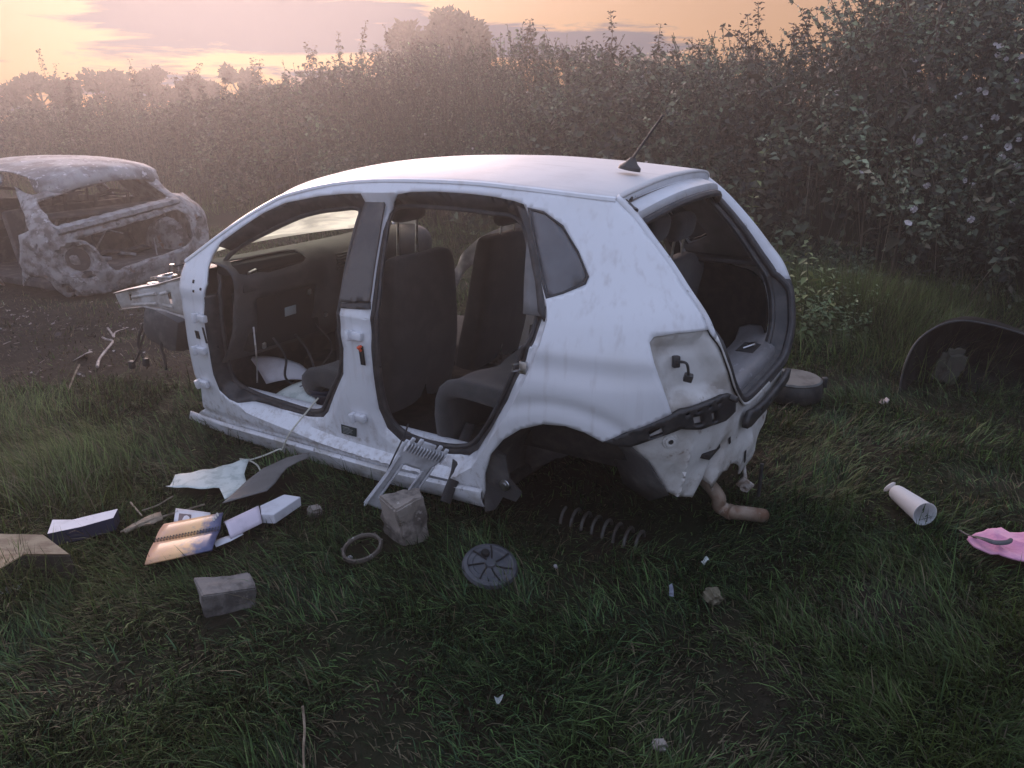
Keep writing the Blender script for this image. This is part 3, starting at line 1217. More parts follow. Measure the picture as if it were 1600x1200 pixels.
def dash_chart(P):
    v = np.asarray(P)[:, 1]
    y = np.asarray(P)[:, 0]
    hood = .010 * np.exp(-((y - .36) / .16) ** 2) * sstep(.0, .2, v) * sstep(.45, .3, v)
    ctr = .04 * sstep(.20, .12, np.abs(y)) * sstep(.2, .4, v)
    return np.stack([np.interp(v, ps, pr[:, 0]) + ctr - .10 * np.clip(np.abs(y) - .55, 0, 1), y, np.interp(v, ps, pr[:, 1]) + hood], 1)


s_at = lambda z: float(np.interp(-z, -pr[12:, 1], ps[12:]))
slot = [(-.70, s_at(.955)), (-.70, s_at(.985)), (-.66, s_at(1.005)), (-.36, s_at(1.01)), (-.29, s_at(.995)), (-.29, s_at(.965)), (-.33, s_at(.95)), (-.55, s_at(.94)), (-.60, s_at(.95)), (-.66, s_at(.945))]
gbox = [(-.62, s_at(.83)), (-.24, s_at(.83)), (-.24, s_at(.62)), (-.60, s_at(.60))]
db = panel('dashboard', [(-.74, 0), (.74, 0), (.74, ps[-1]), (-.74, ps[-1])], [slot, gbox], dash_chart, .03, M['dash'], car, thick=.006)
mb = MB()
mb.box((.70, -.42, .70), (.10, .46, .28), None, .01)
mb.box((.70, -.48, .965), (.10, .46, .05), None, .01)
mb.build('dash_cavity', M['hole'], db)
for (y, w) in ((-.10, .085), (.09, .085)):
    mb = MB()
    for k in range(4):
        mb.box((.866, y, .905 + k * .018), (.012, w, .006), Euler((0, .5, 0)).to_matrix())
    mb.tube([(.862, y - w / 2, .895), (.858, y - w / 2, .97), (.858, y + w / 2, .97), (.862, y + w / 2, .895)], .005, closed=True)
    mb.build('air_vent', M['plastic'], db)
mb = MB()
mb.box((.868, 0, .815), (.012, .18, .105), None, .004)
mb.tube([(.877, -.09, .76), (.877, -.09, .868), (.877, .09, .868), (.877, .09, .76)], .004, closed=True, mi=1)
for k in range(4):
    mb.box((.877, -.055 + k * .036, .80), (.006, .022, .012), None, .002, mi=1)
mb.build('radio_panel', [M['plastic'], M['steel']], db)
mb = MB()
mb.box((.80, -.645, .90), (.02, .11, .07), Euler((0, -.1, 0)).to_matrix(), .02)
mb.build('air_vent', M['plastic'], db)
mb = MB()
mb.box((.806, -.43, .73), (.004, .075, .045), Euler((0, .1, .05)).to_matrix(), .001)
mb.build('paper_label', M['print'], db)
for (y, z, sx_, sz_) in ((-.63, .955, .05, .018), (-.30, .80, .02, .03), (-.20, .66, .02, .02), (-.62, .60, .02, .03), (-.28, .93, .03, .012)):
    mb = MB()
    mb.box((.812 if z < .9 else .80, y, z), (.012, sx_, sz_), Euler((.2, .3, .1)).to_matrix(), .003)
    mb.build('bare_bracket', M['steel'], db)
for k, pts in enumerate(([(.80, -.55, .62), (.84, -.52, .52), (.80, -.50, .40), (.86, -.46, .34)], [(.78, -.25, .62), (.86, -.22, .50), (.82, -.30, .38)], [(.79, -.40, .60), (.83, -.36, .50), (.90, -.38, .36)], [(.80, -.66, .70), (.82, -.68, .55), (.78, -.66, .42)])):
    mb = MB()
    mb.tube(catmull(pts, 6), .004 if k % 2 else .006, n=6)
    mb.build('loose_wire', M['steel'] if k == 3 else M['rubber'], db)
mb = MB()
mb.box((1.0, 0, .44), (.55, .18, .26), None, .05)
mb.tube([(.98, 0, .55), (.99, 0, .66)], .008)
mb.lathe([(.0001, .04), (.02, .035), (.024, .015), (.016, 0)], (.99, 0, .66), None, 12)
mb.build('centre_console', M['plastic'], car)

# ---- seats
def seat(y, x0, back_tilt, parent, rz=0.0):
    s = MB()
    rows = []
    for i, (x, z, w) in enumerate(((.0, .36, .20), (-.03, .44, .235), (.02, .50, .245), (.15, .515, .25), (.32, .495, .25), (.46, .475, .24), (.50, .44, .23))):
        row = []
        for j in range(15):
            t_ = -1 + 2 * j / 14
            row.append((x0 - .50 + x, y + t_ * w, z + .035 * abs(t_) ** 3 * (1 if 2 <= i <= 5 else .2) - .03 * max(0, abs(t_) - .92) / .08))
        rows.append(row)
    s.grid(rows)
    o = subsurf(solid(s.build('seat_cushion', M['fabric2'], parent), .11, -1), 1)
    b = MB()
    rows = []
    for (h, wf, th, dx) in ((-.08, .265, .12, 0), (.05, .27, .13, .01), (.20, .262, .125, .02), (.40, .238, .11, .01), (.55, .222, .09, 0), (.595, .21, .07, -.005), (.61, .17, .03, -.005)):
        row = []
        for k in range(20):
            a = 2 * math.pi * k / 20
            ca, sa = math.cos(a), math.sin(a)
            lx = th * .5 * math.copysign(abs(ca) ** .55, ca) + dx - (.025 * abs(sa) ** 4 if ca < 0 else 0)
            ly = wf * math.copysign(abs(sa) ** .45, sa)
            row.append((x0 + h * math.sin(back_tilt) + lx * math.cos(back_tilt), y + ly, .47 + h * math.cos(back_tilt) - lx * math.sin(back_tilt)))
        row.append(row[0])
        rows.append(row)
    rows.append([tuple(np.mean([p[:3] for p in rows[-1][:-1]], axis=0))] * 21)
    b.grid(rows)
    bk = subsurf(b.build('seat_back', M['fabric'], parent, True, None), 1)
    tp = np.array((x0 + .59 * math.sin(back_tilt), y, .47 + .59 * math.cos(back_tilt)))
    return o, bk, tp


def headrest(c, parent, w=.25, h=.15, post=.13, tilt=.1):
    b = MB()
    b.box(c, (.09, w, h), Euler((0, tilt, 0)).to_matrix(), .04)
    o = subsurf(b.build('headrest', M['fabric'], parent, True, None), 1)
    for sg in (-1, 1):
        p = MB()
        p.tube([(c[0], c[1] + sg * .065, c[2] - h * .3), (c[0] - .012, c[1] + sg * .065, c[2] - h * .5 - post)], .0065, n=8)
        p.build('headrest_post', M['steel'], o)
    return o


for (y, x0, tl, hz) in ((-.355, 1.50, .13, 1.245), (.36, 1.47, .17, 1.165)):
    o, bk, tp = seat(y, x0, tl, car)
    headrest((tp[0] - (.07 if hz > 1.2 else -.012), y, hz + (.015 if hz > 1.2 else 0)), car, w=.22, h=.12, post=.15 if hz > 1.2 else .08)
# rear bench
mb = MB()
rows = []
for (x, z) in ((1.84, .30), (1.81, .46), (1.84, .56), (1.93, .60), (2.15, .585), (2.32, .55), (2.36, .50)):
    rows.append([(x - .01 * math.cos(t_ * 9), t_ * .66, z + .02 * math.cos(t_ * 4.6) ** 2 + .05 * sstep(.75, 1, abs(t_)) * (1 if z > .5 else 0)) for t_ in np.linspace(-1, 1, 29)])
mb.grid(rows)
subsurf(solid(mb.build('rear_seat_cushion', M['fabric2'], car), .08, -1), 1)
mb = MB()
rows = []
for (x, z) in ((2.31, .52), (2.33, .70), (2.39, .90), (2.43, 1.02), (2.48, 1.045), (2.55, 1.03), (2.53, .90), (2.47, .60), (2.46, .45)):
    rows.append([(x, t_ * .60, z - .05 * sstep(.80, 1, abs(t_)) * (z > .9)) for t_ in np.linspace(-1, 1, 25)])
mb.grid(rows)
subsurf(mb.build('rear_seat_back', M['fabric'], car, True, None), 1)
for y in (-.33, 0.0, .33):
    headrest((2.50, y, 1.17 if y else 1.20), car, w=.24, h=.13, post=.09, tilt=.2)
# hanging curtain airbag on the far side, belt end hanging out of the near sill
mb = MB()
cl = catmull([(1.60, .61, 1.15), (1.46, .58, 1.08), (1.32, .57, 1.02), (1.20, .56, .94), (1.12, .56, .84), (1.07, .56, .74)], 5)
rows = [[(p[0] + .0, p[1] + .01 * math.sin(i), p[2] - o_) for i, p in enumerate(cl)] for o_ in (0.0, .04, .075, .115)]
mb.grid(rows)
solid(mb.build('curtain_airbag', M['airbag'], car), .006, 0)
mb = MB()
cl = catmull([(1.93, -.52, .40), (1.97, -.66, .335), (2.0, -.735, .27), (1.985, -.765, .20), (1.97, -.77, .15)], 5)
mb.grid([[(p[0] + o_, p[1], p[2]) for p in cl] for o_ in (-.025, .025)])
solid(mb.build('seat_belt', M['fabric'], car), .004, 0)

# ---- fittings on the jambs: hinges, latch, label, striker
for (px, py, rz) in ((318, 497, .0), (318, 546, .0), (322, 598, .0), (546, 527, 0), (553, 660, 0)):
    p, n = on_skin(px, py, .0)
    p = p - n * float(skin_depth(np.array([body_uv(hit(CAR_M, body_g, px, py))]))[0])
    R = n.to_track_quat('Z', 'Y').to_matrix()
    mb = MB()
    mb.box(p + n * .012, (.065, .034, .024), R, .006)
    mb.box(p + n * .022 + R @ Vector((-.03, 0, 0)), (.022, .042, .036), R, .005)
    mb.lathe([(.0001, .022), (.009, .022), (.010, -.022), (.0001, -.022)], p + n * .03 + R @ Vector((-.03, 0, 0)), R @ Euler((math.pi / 2, 0, 0)).to_matrix(), 12)
    mb.build('door_hinge', M['jamb'], car)
for (px, py, w, h) in ((311, 524, .022, .038), (315, 526, .011, .068)):
    pass
for (px, py, w, h, rd) in ((309, 523, .030, .040, .014), (320, 524, .013, .080, .005), (553, 562, .026, .085, .005), (303, 455, .012, .012, .006), (314, 452, .012, .012, .006), (303, 440, .012, .016, .006), (582, 580, .010, .010, .004), (333, 545, .010, .014, .004)):
    p, n = on_skin(px, py, .045 if px > 330 or py > 480 else .047)
    mb = MB()
    q = body_uv(hit(CAR_M, body_g, px, py))
    pp = Vector(chart(fn=skin_depth)(np.array([q]))[0])
    mb.box(pp + n * .0015, (w, h, .004), Matrix(np.array([list((n.cross(Vector((0, 0, 1)))).normalized()), list(n.cross(n.cross(Vector((0, 0, 1)))).normalized()), list(n)]).T.tolist()), rd)
    mb.build('jamb_hole', M['hole'], side)
pp, n = on_skin(553, 553, .045)
mb = MB()
mb.tube(catmull([pp + n * .004, pp + n * .014 + Vector((0, 0, .014)), pp + n * .012 + Vector((.008, 0, .022)), pp + n * .008 + Vector((-.012, 0, .012))], 4), .006, n=8)
mb.build('release_catch', M['red'], car)
q = np.array([body_uv(hit(CAR_M, body_g, *p)) for p in ((522, 671), (546, 678), (546, 691), (523, 685))])
X = chart(fn=lambda P: skin_depth(P) - .003)(q)
mb = MB()
mb.add(X, [(0, 1, 2, 3)])
lb = solid(mb.build('sticker', M['label'], car, False), .001, 0)
mb = MB()
X = chart(fn=lambda P: skin_depth(P) - .0045)(q)
for k, (a0, a1, hgt) in enumerate(((.10, .55, .07), (.10, .80, .04), (.10, .7, .04), (.10, .75, .04), (.10, .5, .04))):
    v0 = .16 + k * .16
    cor = []
    for (a, v) in ((a0, v0), (a1, v0), (a1, v0 + hgt), (a0, v0 + hgt)):
        cor.append((X[0] * (1 - a) + X[1] * a) * (1 - v) + (X[3] * (1 - a) + X[2] * a) * v)
    mb.add(cor, [(0, 1, 2, 3)])
mb.build('print_lines', M['print'], lb, False)
p, n = on_skin(810, 577, .045)
mb = MB()
mb.box(p + n * .01, (.03, .045, .012), n.to_track_quat('Z', 'Y').to_matrix(), .003)
mb.tube([p + n * .01 + Vector((-.02, 0, .012)), p + n * .045 + Vector((-.025, 0, .012)), p + n * .045 + Vector((-.025, 0, -.012)), p + n * .01 + Vector((-.02, 0, -.012))], .004)
mb.build('door_striker', M['steel'], car)

# ---- sill: dirty lower strip standing proud under the openings
sl = cs([(303, 652), (400, 680), (500, 709), (600, 738), (700, 764), (756, 777)])
q0 = np.array(catmull(sl, 5))
rows = []
for (dz, dp) in ((.042, -.002), (.034, -.016), (.012, -.022), (-.030, -.020), (-.052, -.006), (-.06, .03)):
    rows.append([tuple(p) for p in chart(dp)(q0 + [0, dz])])
mb = MB()
mb.grid(rows)
solid(mb.build('sill', M['sill'], car), .006, 0)

# ---- the remaining inner wing arm ahead of the hinge pillar
def plane_y(px, py, y):
    Mi = np.array(CAR_M.inverted())
    o = Mi[:3, :3] @ CAMP + Mi[:3, 3]
    d = Mi[:3, :3] @ ray(px, py)
    return o + d * ((y - o[1]) / d[1])


YW = -.70
ao = [plane_y(px, py, YW) for px, py in ((180, 459), (205, 453), (245, 446), (286, 434), (296, 450), (299, 500), (288, 494), (262, 485), (228, 478), (192, 482))]
ah = [[plane_y(px, py, YW) for px, py in h] for h in ([(262, 458), (268, 456), (271, 474), (267, 475)], [(200, 458), (203, 458), (205, 470), (202, 470)])]
aw = panel('inner_wing_arm', [(p[0], p[2]) for p in ao], [[(p[0], p[2]) for p in h] for h in ah],
           lambda P: np.stack([P[:, 0], np.full(len(P), YW) - .006 * np.sin(P[:, 0] * 30), P[:, 1]], 1), .02, M['apron'], car, thick=.004)
mb = MB()
top = [plane_y(px, py, YW) for px, py in ((180, 459), (205, 453), (245, 446), (286, 434), (298, 428))]
bot = [plane_y(px, py, YW) for px, py in ((192, 482), (228, 478), (262, 485), (288, 494), (299, 500))]
mb.grid([[tuple(p + np.array((0, -.012, .004))) for p in top], [tuple(p + np.array((0, 0, .006))) for p in top], [tuple(p + np.array((0, .06, .012))) for p in top], [tuple(p + np.array((0, .075, -.02))) for p in top]])
mb.grid([[tuple(p + np.array((0, -.014, -.002))) for p in bot], [tuple(p + np.array((0, .05, -.004))) for p in bot]])
for a_, b_ in (((208, 464), (244, 458)), ((208, 476), (246, 474)), ((252, 459), (262, 457)), ((256, 476), (272, 480))):
    mb.tube([tuple(plane_y(*a_, YW) + np.array((0, -.004, 0))), tuple(plane_y(*b_, YW) + np.array((0, -.004, 0)))], .007, n=8)
o = mb.build('wing_flange', M['apron'], aw)
solid(o, .003, 0)
mb = MB()
a_, b_ = plane_y(236, 440, -.62), plane_y(270, 422, -.62)
mb.box((Vector(a_) + Vector(b_)) / 2, (.16, .035, .012), Euler((0, -.25, 0)).to_matrix(), .004)
mb.tube([Vector(b_), Vector(b_) + Vector((.0, 0, .03))], .012)
mb.box(Vector(plane_y(262, 434, -.62)), (.10, .05, .03), Euler((0, -.1, .2)).to_matrix(), .008)
mb.box(Vector(plane_y(240, 445, -.64)), (.05, .05, .025), None, .006)
mb.build('bonnet_hinge', M['steel'], car)
# hanging cut wires below it
for k, pts in enumerate(([(222, 532), (219, 545), (214, 560), (206, 570)], [(216, 530), (220, 550), (228, 566)], [(252, 540), (257, 558), (260, 578)])):
    q = [plane_y(px, py, -.45) for px, py in pts]
    mb = MB()
    mb.tube(catmull([tuple(q[0] + np.array((.05, .02, .10)))] + [tuple(v) for v in q], 4), .009 if k else .007, n=6)
    if k < 2:
        mb.box(tuple(q[-1]), (.035, .03, .05), None, .008)
    mb.build('cut_wire', M['plastic'], car)
# what is left of the front: crossmember and inner wheel housing
mb = MB()
c0 = plane_y(250, 515, -.40)
mb.box((c0[0] + .05, -.34, c0[2] + .02), (.30, .24, .24), Euler((0, .3, .1)).to_matrix(), .07)
mb.box((.30, 0, .42), (.24, 1.0, .30), None, .06)
mb.build('front_crossmember', M['liner'], car)

# ---- aerial and exhaust
mb = MB()
ap = hit(CAR_M, lambda p: p[2] - 1.455 if p[0] > 1.5 else 1.0, 984, 262)
a0 = Vector((ap[0], 0.0 if abs(ap[1]) > .3 else ap[1], 1.452))
ROOFZ = None
ac = Vector(ap)
mb.lathe([(.034, -.008), (.032, .004), (.020, .016), (.011, .030), (.008, .038)], ac, Euler((0, .22, 0)).to_matrix(), 16)
ab = mb.build('aerial', M['plastic'], car)
ab.data.transform(Matrix.Translation(ac) @ Matrix.Diagonal((1.35, .8, 1, 1)) @ Matrix.Translation(-ac))
Mi = np.array(CAR_M.inverted())
oc, dc = Mi[:3, :3] @ CAMP + Mi[:3, 3], Mi[:3, :3] @ ray(1036, 180)
tipd = oc + dc * ((ac.y - oc[1]) / dc[1])
mb = MB()
mb.tube([ac + Vector((0, 0, .02)), Vector(tipd)], [.0055, .004], n=8)
mb.build('aerial_rod', M['plastic'], ab)
pe = [plane_y(1120, 772, -.30), plane_y(1124, 790, -.30), plane_y(1140, 799, -.29), plane_y(1165, 802, -.26), plane_y(1194, 806, -.19)]
mb = MB()
e_pts = catmull([tuple(pe[0] + np.array((-.12, .05, .07)))] + [tuple(v) for v in pe], 5)
mb.tube(e_pts, .028, n=16, cap=False)
ex = mb.build('exhaust_pipe', M['rust'], car)
solid(ex, .004, -1)
mb = MB()
for p in (pe[2],):
    mb.tube([tuple(p + np.array((-.006, 0, 0))), tuple(p + np.array((.01, -.004, 0)))], .0312, n=16)
mb.build('pipe_joint', M['rust'], ex)
# hanging exhaust mount and a broken stay
hp = plane_y(1164, 757, -.10)
mb = MB()
mb.box(tuple(hp), (.06, .015, .05), Euler((.1, .6, .3)).to_matrix(), .006)
mb.lathe([(.018, -.012), (.008, -.012), (.008, .012), (.018, .012)], tuple(hp + np.array((.0, -.01, -.005))), Euler((1.57, 0, .3)).to_matrix(), 12)
mb.tube([tuple(hp + np.array((0, 0, .02))), tuple(hp + np.array((-.03, .02, .14)))], .008)
mb.build('exhaust_hanger', M['dull'], car)
mb = MB()
hp = plane_y(1186, 765, 0.0)
mb.tube([tuple(hp + np.array((0, 0, .12))), tuple(hp), tuple(hp - np.array((0, 0, .03)))], .008)
mb.build('broken_stay', M['plastic'], car)
# ================================================================== the burnt-out car behind
M['burnt'] = material('burnt_ashy_body_metal', (.33, .305, .295), .85, metal=.0, other=(.15, .125, .115), scale=11, lo=.40, hi=.62,
                      dirt=[((.46, .44, .44), 13, .58, .66), ((.075, .055, .05), 14, .60, .70), ((.24, .12, .07), 8, .60, .70)], bump=.4, bscale=35)
M['burntroof'] = material('burnt_roof_ash', (.35, .33, .325), .8, other=(.20, .18, .175), scale=5, lo=.4, hi=.58,
                          dirt=[((.56, .53, .55), 18, .58, .64), ((.13, .11, .105), 24, .62, .70)], bump=.5, bscale=30)
M['char'] = material('charred_interior', (.060, .050, .047), .95, other=(.14, .115, .105), scale=7, lo=.45, hi=.65, bump=.6, bscale=30)
M['ash'] = material('pale_ash', (.28, .27, .27), .95, other=(.16, .145, .14), scale=14, bump=.5)


class Skin:
    """a car body: plan outline with rounded back corners, half width and back end given over height"""

    def __init__(s, Mx, b0, xr, xc, n, lo, hi, width):
        s.M, s.b0, s.xr, s.xc, s.n, s.lo, s.hi = Mx, b0, xr, xc, n, lo, hi
        s.ph = np.linspace(0, math.pi / 2, 1500)
        a = float(xr(.4)) - xc
        X, Y = a * np.sin(s.ph) ** (2 / n), width * np.cos(s.ph) ** (2 / n)
        s.sl = np.concatenate([[0], np.cumsum(np.hypot(np.diff(X), np.diff(Y)))])
        s.L = s.sl[-1]

    def g(s, p):
        x, y, z = p
        if z < s.lo or z > s.hi:
            return 1.0
        b = float(s.b0(z))
        if x < s.xc:
            return abs(y) / b - 1
        return (abs(x - s.xc) / float(s.xr(z) - s.xc)) ** s.n + (abs(y) / b) ** s.n - 1

    def uv(s, p):
        x, y, z = p
        if x < s.xc:
            u = x - s.xc
        else:
            ph = math.atan2(max((x - s.xc) / float(s.xr(z) - s.xc), 1e-9) ** (s.n / 2), (abs(y) / float(s.b0(z))) ** (s.n / 2))
            u = float(np.interp(ph, s.ph, s.sl))
        return (u if y < 0 else 2 * s.L - u, z)

    def raw(s, P):
        P = np.asarray(P, float)
        u, z = P[:, 0], P[:, 1]
        uu = np.where(u > s.L, 2 * s.L - u, u)
        sg = np.where(u > s.L, 1.0, -1.0)
        ph = np.interp(np.clip(uu, 0, s.L), s.sl, s.ph)
        x = np.where(uu < 0, s.xc + uu, s.xc + (s.xr(z) - s.xc) * np.sin(ph) ** (2 / s.n))
        b = s.b0(z)
        y = np.where(uu < 0, b, b * np.cos(ph) ** (2 / s.n))
        return np.stack([x, y * sg, z], 1)

    def chart(s, fn):
        def f(P):
            P = np.asarray(P, float)
            e = .004
            n = np.cross(s.raw(P + [e, 0]) - s.raw(P - [e, 0]), s.raw(P + [0, e]) - s.raw(P - [0, e]))
            n /= np.maximum(np.linalg.norm(n, axis=1, keepdims=True), 1e-9)
            return s.raw(P) - n * np.broadcast_to(fn(P), (len(P),))[:, None]
        return f

    def trace(s, pts):
        return [s.uv(hit(s.M, s.g, *p, t0=3.0, t1=12.0)) for p in pts]


BUR_M = Matrix.Translation((-3.20, 6.82, 0.0)) @ Matrix.Rotation(RAD(-30.2), 4, 'Z') @ Matrix.Rotation(RAD(-1.5), 4, 'Y')
SB = Skin(BUR_M, pchip([.03, .25, .5, .62, .72, .9, 1.0, 1.08], [.76, .85, .88, .855, .79, .66, .59, .53]),
          pchip([.03, .25, .45, .6, .68, .78, .9, 1.0, 1.08], [-.03, .03, .03, 0, -.06, -.20, -.38, -.54, -.66]), -1.15, 4.5, .03, 1.12, .86)
bur = tag(empty('burnt_car'), 'burnt-out hatchback coated in pale ash with its rear window and tailgate gone', 'car')
bur.matrix_world = BUR_M
W1 = SB.trace([(56, 313), (130, 291), (208, 271), (236, 286), (262, 308), (210, 324), (150, 340), (88, 355), (70, 335)])
W2 = SB.trace([(112, 374), (170, 357), (230, 340), (276, 325), (293, 337), (301, 355), (302, 376), (284, 390), (245, 403), (205, 416), (182, 425), (167, 412), (152, 393), (134, 379)])
BOUT = SB.trace([(22, 291), (50, 305), (130, 283), (214, 264), (240, 278), (268, 302)]) + [(2 * SB.L - .80, .74), (2 * SB.L - .62, .64), (2 * SB.L - .52, .56), (2 * SB.L - .48, .30), (2 * SB.L - .52, .12)]
BOUT = BOUT + SB.trace([(300, 424), (215, 446), (130, 469), (101, 471), (94, 458), (78, 440), (62, 432), (48, 434), (38, 446), (34, 420), (31, 388), (31, 368), (45, 360), (38, 335)])


def bdep(P):
    P = np.asarray(P, float)
    d = .010 * np.sin(P[:, 0] * 13 + P[:, 1] * 8) * np.sin(P[:, 1] * 17 + 2) + .006 * np.sin(P[:, 0] * 37) * np.sin(P[:, 1] * 41)
    for c, rx, rz, dp in LAMPS:
        r = ((P[:, 0] - c[0]) / rx) ** 2 + ((P[:, 1] - c[1]) / rz) ** 2
        d = d + dp * sstep(1.25, .8, r)
    return d


_l1, _l2, _l3, _l4 = SB.trace([(122, 408), (140, 434), (110, 455), (318, 360)])
LAMPS = [(_l1, .15, .13, .07), (_l2, .085, .035, .03), (_l3, .05, .06, .04), (_l4, .10, .12, .05)]
bs = panel('rear_body', BOUT, [W1, W2], SB.chart(bdep), .03, M['burnt'], bur, thick=.01)
bs['label'] = 'ash-grey rear end with two open holes'
for lp, nm in ((W1, 'window_frame'), (W2, 'tailgate_frame')):
    X = SB.chart(lambda P: .012)(np.array(catmull(lp, 3, True)))
    mb = MB()
    rr = [.012 + .005 * math.sin(i * 2.1) for i in range(len(X))]
    mb.tube([tuple(p) for p in X], rr, n=7, closed=True)
    mb.build(nm, M['burnt'], bur)
for c, r1, r2 in ((_l1, .11, .10), (_l2, .06, .02)):
    P = np.array([(c[0] + r1 * math.cos(a), c[1] + r2 * math.sin(a)) for a in np.linspace(0, 2 * math.pi, 19)[:-1]])
    mb = MB()
    mb.add([tuple(p) for p in SB.chart(lambda P: bdep(P) - .006)(P)], [tuple(range(18))])
    mb.build('recess_shade', M['char'], bur)  # dark discs standing for shade in the lamp and plate recesses
# crusty shelf between the two holes
band = SB.trace([(88, 362), (130, 352), (180, 339), (230, 326), (276, 314)])
X = SB.chart(lambda P: -.006)(np.array(catmull(band, 8)))
mb = MB()
rows = []
for i, p in enumerate(X):
    w = .026 + .004 * math.sin(i * 1.7)
    rows.append([(p[0] + a, p[1], p[2] + b + .003 * math.sin(i * 2.3 + k)) for k, (a, b) in enumerate(((.02, -w), (.035, -.01), (.03, w * .6), (-.02, w), (-.10, w * .8)))])
mb.grid(rows)
solid(mb.build('parcel_shelf', M['ash'], bur), .012, 0)
# roof: starts at the rear window's upper edge and runs forward
mb = MB()
rows = []
edge = np.array([(-.60, -.57, .955), (-.44, -.52, .930), (-.36, -.30, .985), (-.34, 0, 1.01), (-.38, .30, .995), (-.47, .52, .945), (-.62, .57, .960)])
ed_ = np.array(catmull(edge, 5))
for i, t_ in enumerate(np.linspace(0, 1, 26)):
    sx = sstep(0, 1, t_)
    row = []
    for q in ed_:
        s_ = q[1] / .57
        up = .115 * math.sin(min(1, t_ * 2.4) * math.pi / 2) * (1 - .35 * abs(s_) ** 3) - .11 * max(0, t_ - .6) ** 2 * 6
        yb = q[1] * (1 + .06 * min(1, t_ * 3))
        row.append((q[0] * (1 - min(1, t_ * 3)) + (-.45 - 1.75 * t_) * min(1, t_ * 3), yb, q[2] * (1 - min(1, t_ * 3)) + (.965 + .035 * (1 - s_ * s_)) * min(1, t_ * 3) + up + .004 * math.sin(i * 1.3 + s_ * 7)))
    rows.append(row)
rows = [[(q[0] + .035, q[1] * .99, q[2] - .085) for q in ed_], [(q[0] + .018, q[1], q[2] - .03) for q in ed_]] + rows
mb.grid(rows)
solid(mb.build('roof', M['burntroof'], bur), .01)
# sides ahead of the quarter: pillars, sills, doors gone; far side with its window openings
for sg in (-1, 1):
    so = [(-1.9, .06), (-1.9, .45), (-1.95, .62), (-1.45, .92), (-1.1, 1.02), (-.4, 1.04), (.6, 1.02), (.62, .62), (.55, .06)] if sg > 0 else [(-1.9, .06), (-1.9, .45), (-1.95, .62), (-1.45, .92), (-1.1, 1.02), (.25, 1.02), (.30, .94), (-.02, .92), (-.06, .30), (.10, .20), (.10, .06)]
    ho = [[(-1.5, .66), (-1.25, .88), (-.95, .95), (-.60, .96), (-.62, .66)], [(-.45, .93), (-.15, .93), (-.10, .70), (-.40, .68)]] if sg > 0 else \
        [[(-1.5, .66), (-1.25, .88), (-.95, .95), (-.72, .96), (-.72, .62), (-.75, .14), (-1.45, .14)], [(-.62, .14), (-.62, .62), (-.62, .955), (-.08, .95), (-.10, .5), (-.10, .14)]]
    o = panel('body_side', so, ho, SB.chart(lambda P: .02 + .008 * np.sin(P[:, 0] * 9) * np.sin(P[:, 1] * 12)), .05, M['burnt'], bur, thick=.012)
    if sg > 0:
        o.data.transform(Matrix.Scale(-1, 4, (0, 1, 0)))
        o.data.flip_normals()
mb = MB()
mb.grid([[(-3.0 + x, y, .60 + .05 * (1 - (y / .72) ** 2) - .10 * max(0, .55 - x)) for y in np.linspace(-.72, .72, 13)] for x in np.linspace(0, .95, 9)])
mb.box((-3.0, 0, .35), (.2, 1.4, .45), None, .06)
mb.box((-2.55, -.70, .36), (.8, .08, .40), None, .03)
mb.box((-2.55, .70, .36), (.8, .08, .40), None, .03)
solid(mb.build('front_end', M['burnt'], bur), .008)
mb = MB()
mb.box((-1.6, 0, .10), (2.8, 1.36, .06), None, .01)
mb.box((-.45, 0, .22), (.80, 1.16, .05), None, .01)
mb.box((-1.95, 0, .42), (.10, 1.3, .62), None, .02)
mb.box((-1.3, .60, .42), (1.5, .03, .56), None, .01)
mb.box((-1.12, 0, .42), (.09, 1.15, .55), Euler((0, -.2, 0)).to_matrix(), .04)
mb.box((-.60, .0, .66), (.30, 1.15, .03), None, .01)
mb.build('floor_pan', M['char'], bur)
# charred insides: seat frames, wheel tubs, boot rubbish
for (x, y, h) in ((-1.0, -.32, .55), (-1.0, .30, .52), (-1.7, -.33, .58), (-1.7, .33, .6)):
    mb = MB()
    for dy in (-.2, .2):
        mb.tube([(x + .1, y + dy, .2), (x, y + dy, .35), (x + .14, y + dy * .8, .25 + h)], .016, n=7)
    for k in range(5):
        mb.tube([(x + .02 + .02 * k, y - .19, .38 + .09 * k), (x + .04 + .02 * k, y, .40 + .09 * k), (x + .02 + .02 * k, y + .19, .38 + .09 * k)], .007, n=6)
    mb.tube([(x + .14, y - .16, .25 + h), (x + .15, y, .28 + h), (x + .14, y + .16, .25 + h)], .014, n=7)
    mb.build('seat_frame', M['char'], bur)
for sg in (-1, 1):
    mb = MB()
    for i in range(7):
        pass
    mb.lathe([(.0001, .14), (.20, .13), (.29, .08), (.31, 0)], (-.52, sg * .60, .22), Euler((sg * math.pi / 2, 0, 0)).to_matrix(), 20)
    mb.build('wheel_tub', M['burnt'] if sg > 0 else M['char'], bur)  # near tub coloured dark, standing for the shade in its arch
rr_ = random.Random(3)
for k in range(5):
    mb = MB()
    x, y = -.35 - .16 * rr_.random(), -.42 + .15 * k
    mb.box((x, y, .27 + .03 * rr_.random()), (.10 + .12 * rr_.random(), .07 + .12 * rr_.random(), .012 + .02 * rr_.random()), Euler((rr_.uniform(-.3, .3), rr_.uniform(-.3, .3), rr_.random() * 3)).to_matrix(), .004)
    mb.build('burnt_scrap', M['ash'] if k % 2 else M['char'], bur)
for pts, rd in (([(-.75, -.42, .25), (-.72, -.40, .52), (-.70, -.36, .62)], .012), ([(-.72, -.1, .25), (-.62, .02, .48), (-.5, .1, .44)], .008), ([(-.2, .2, .24), (-.22, .21, .40)], .006)):
    mb = MB()
    mb.tube(pts, rd, n=6)
    mb.build('bent_rod', M['ash'], bur)


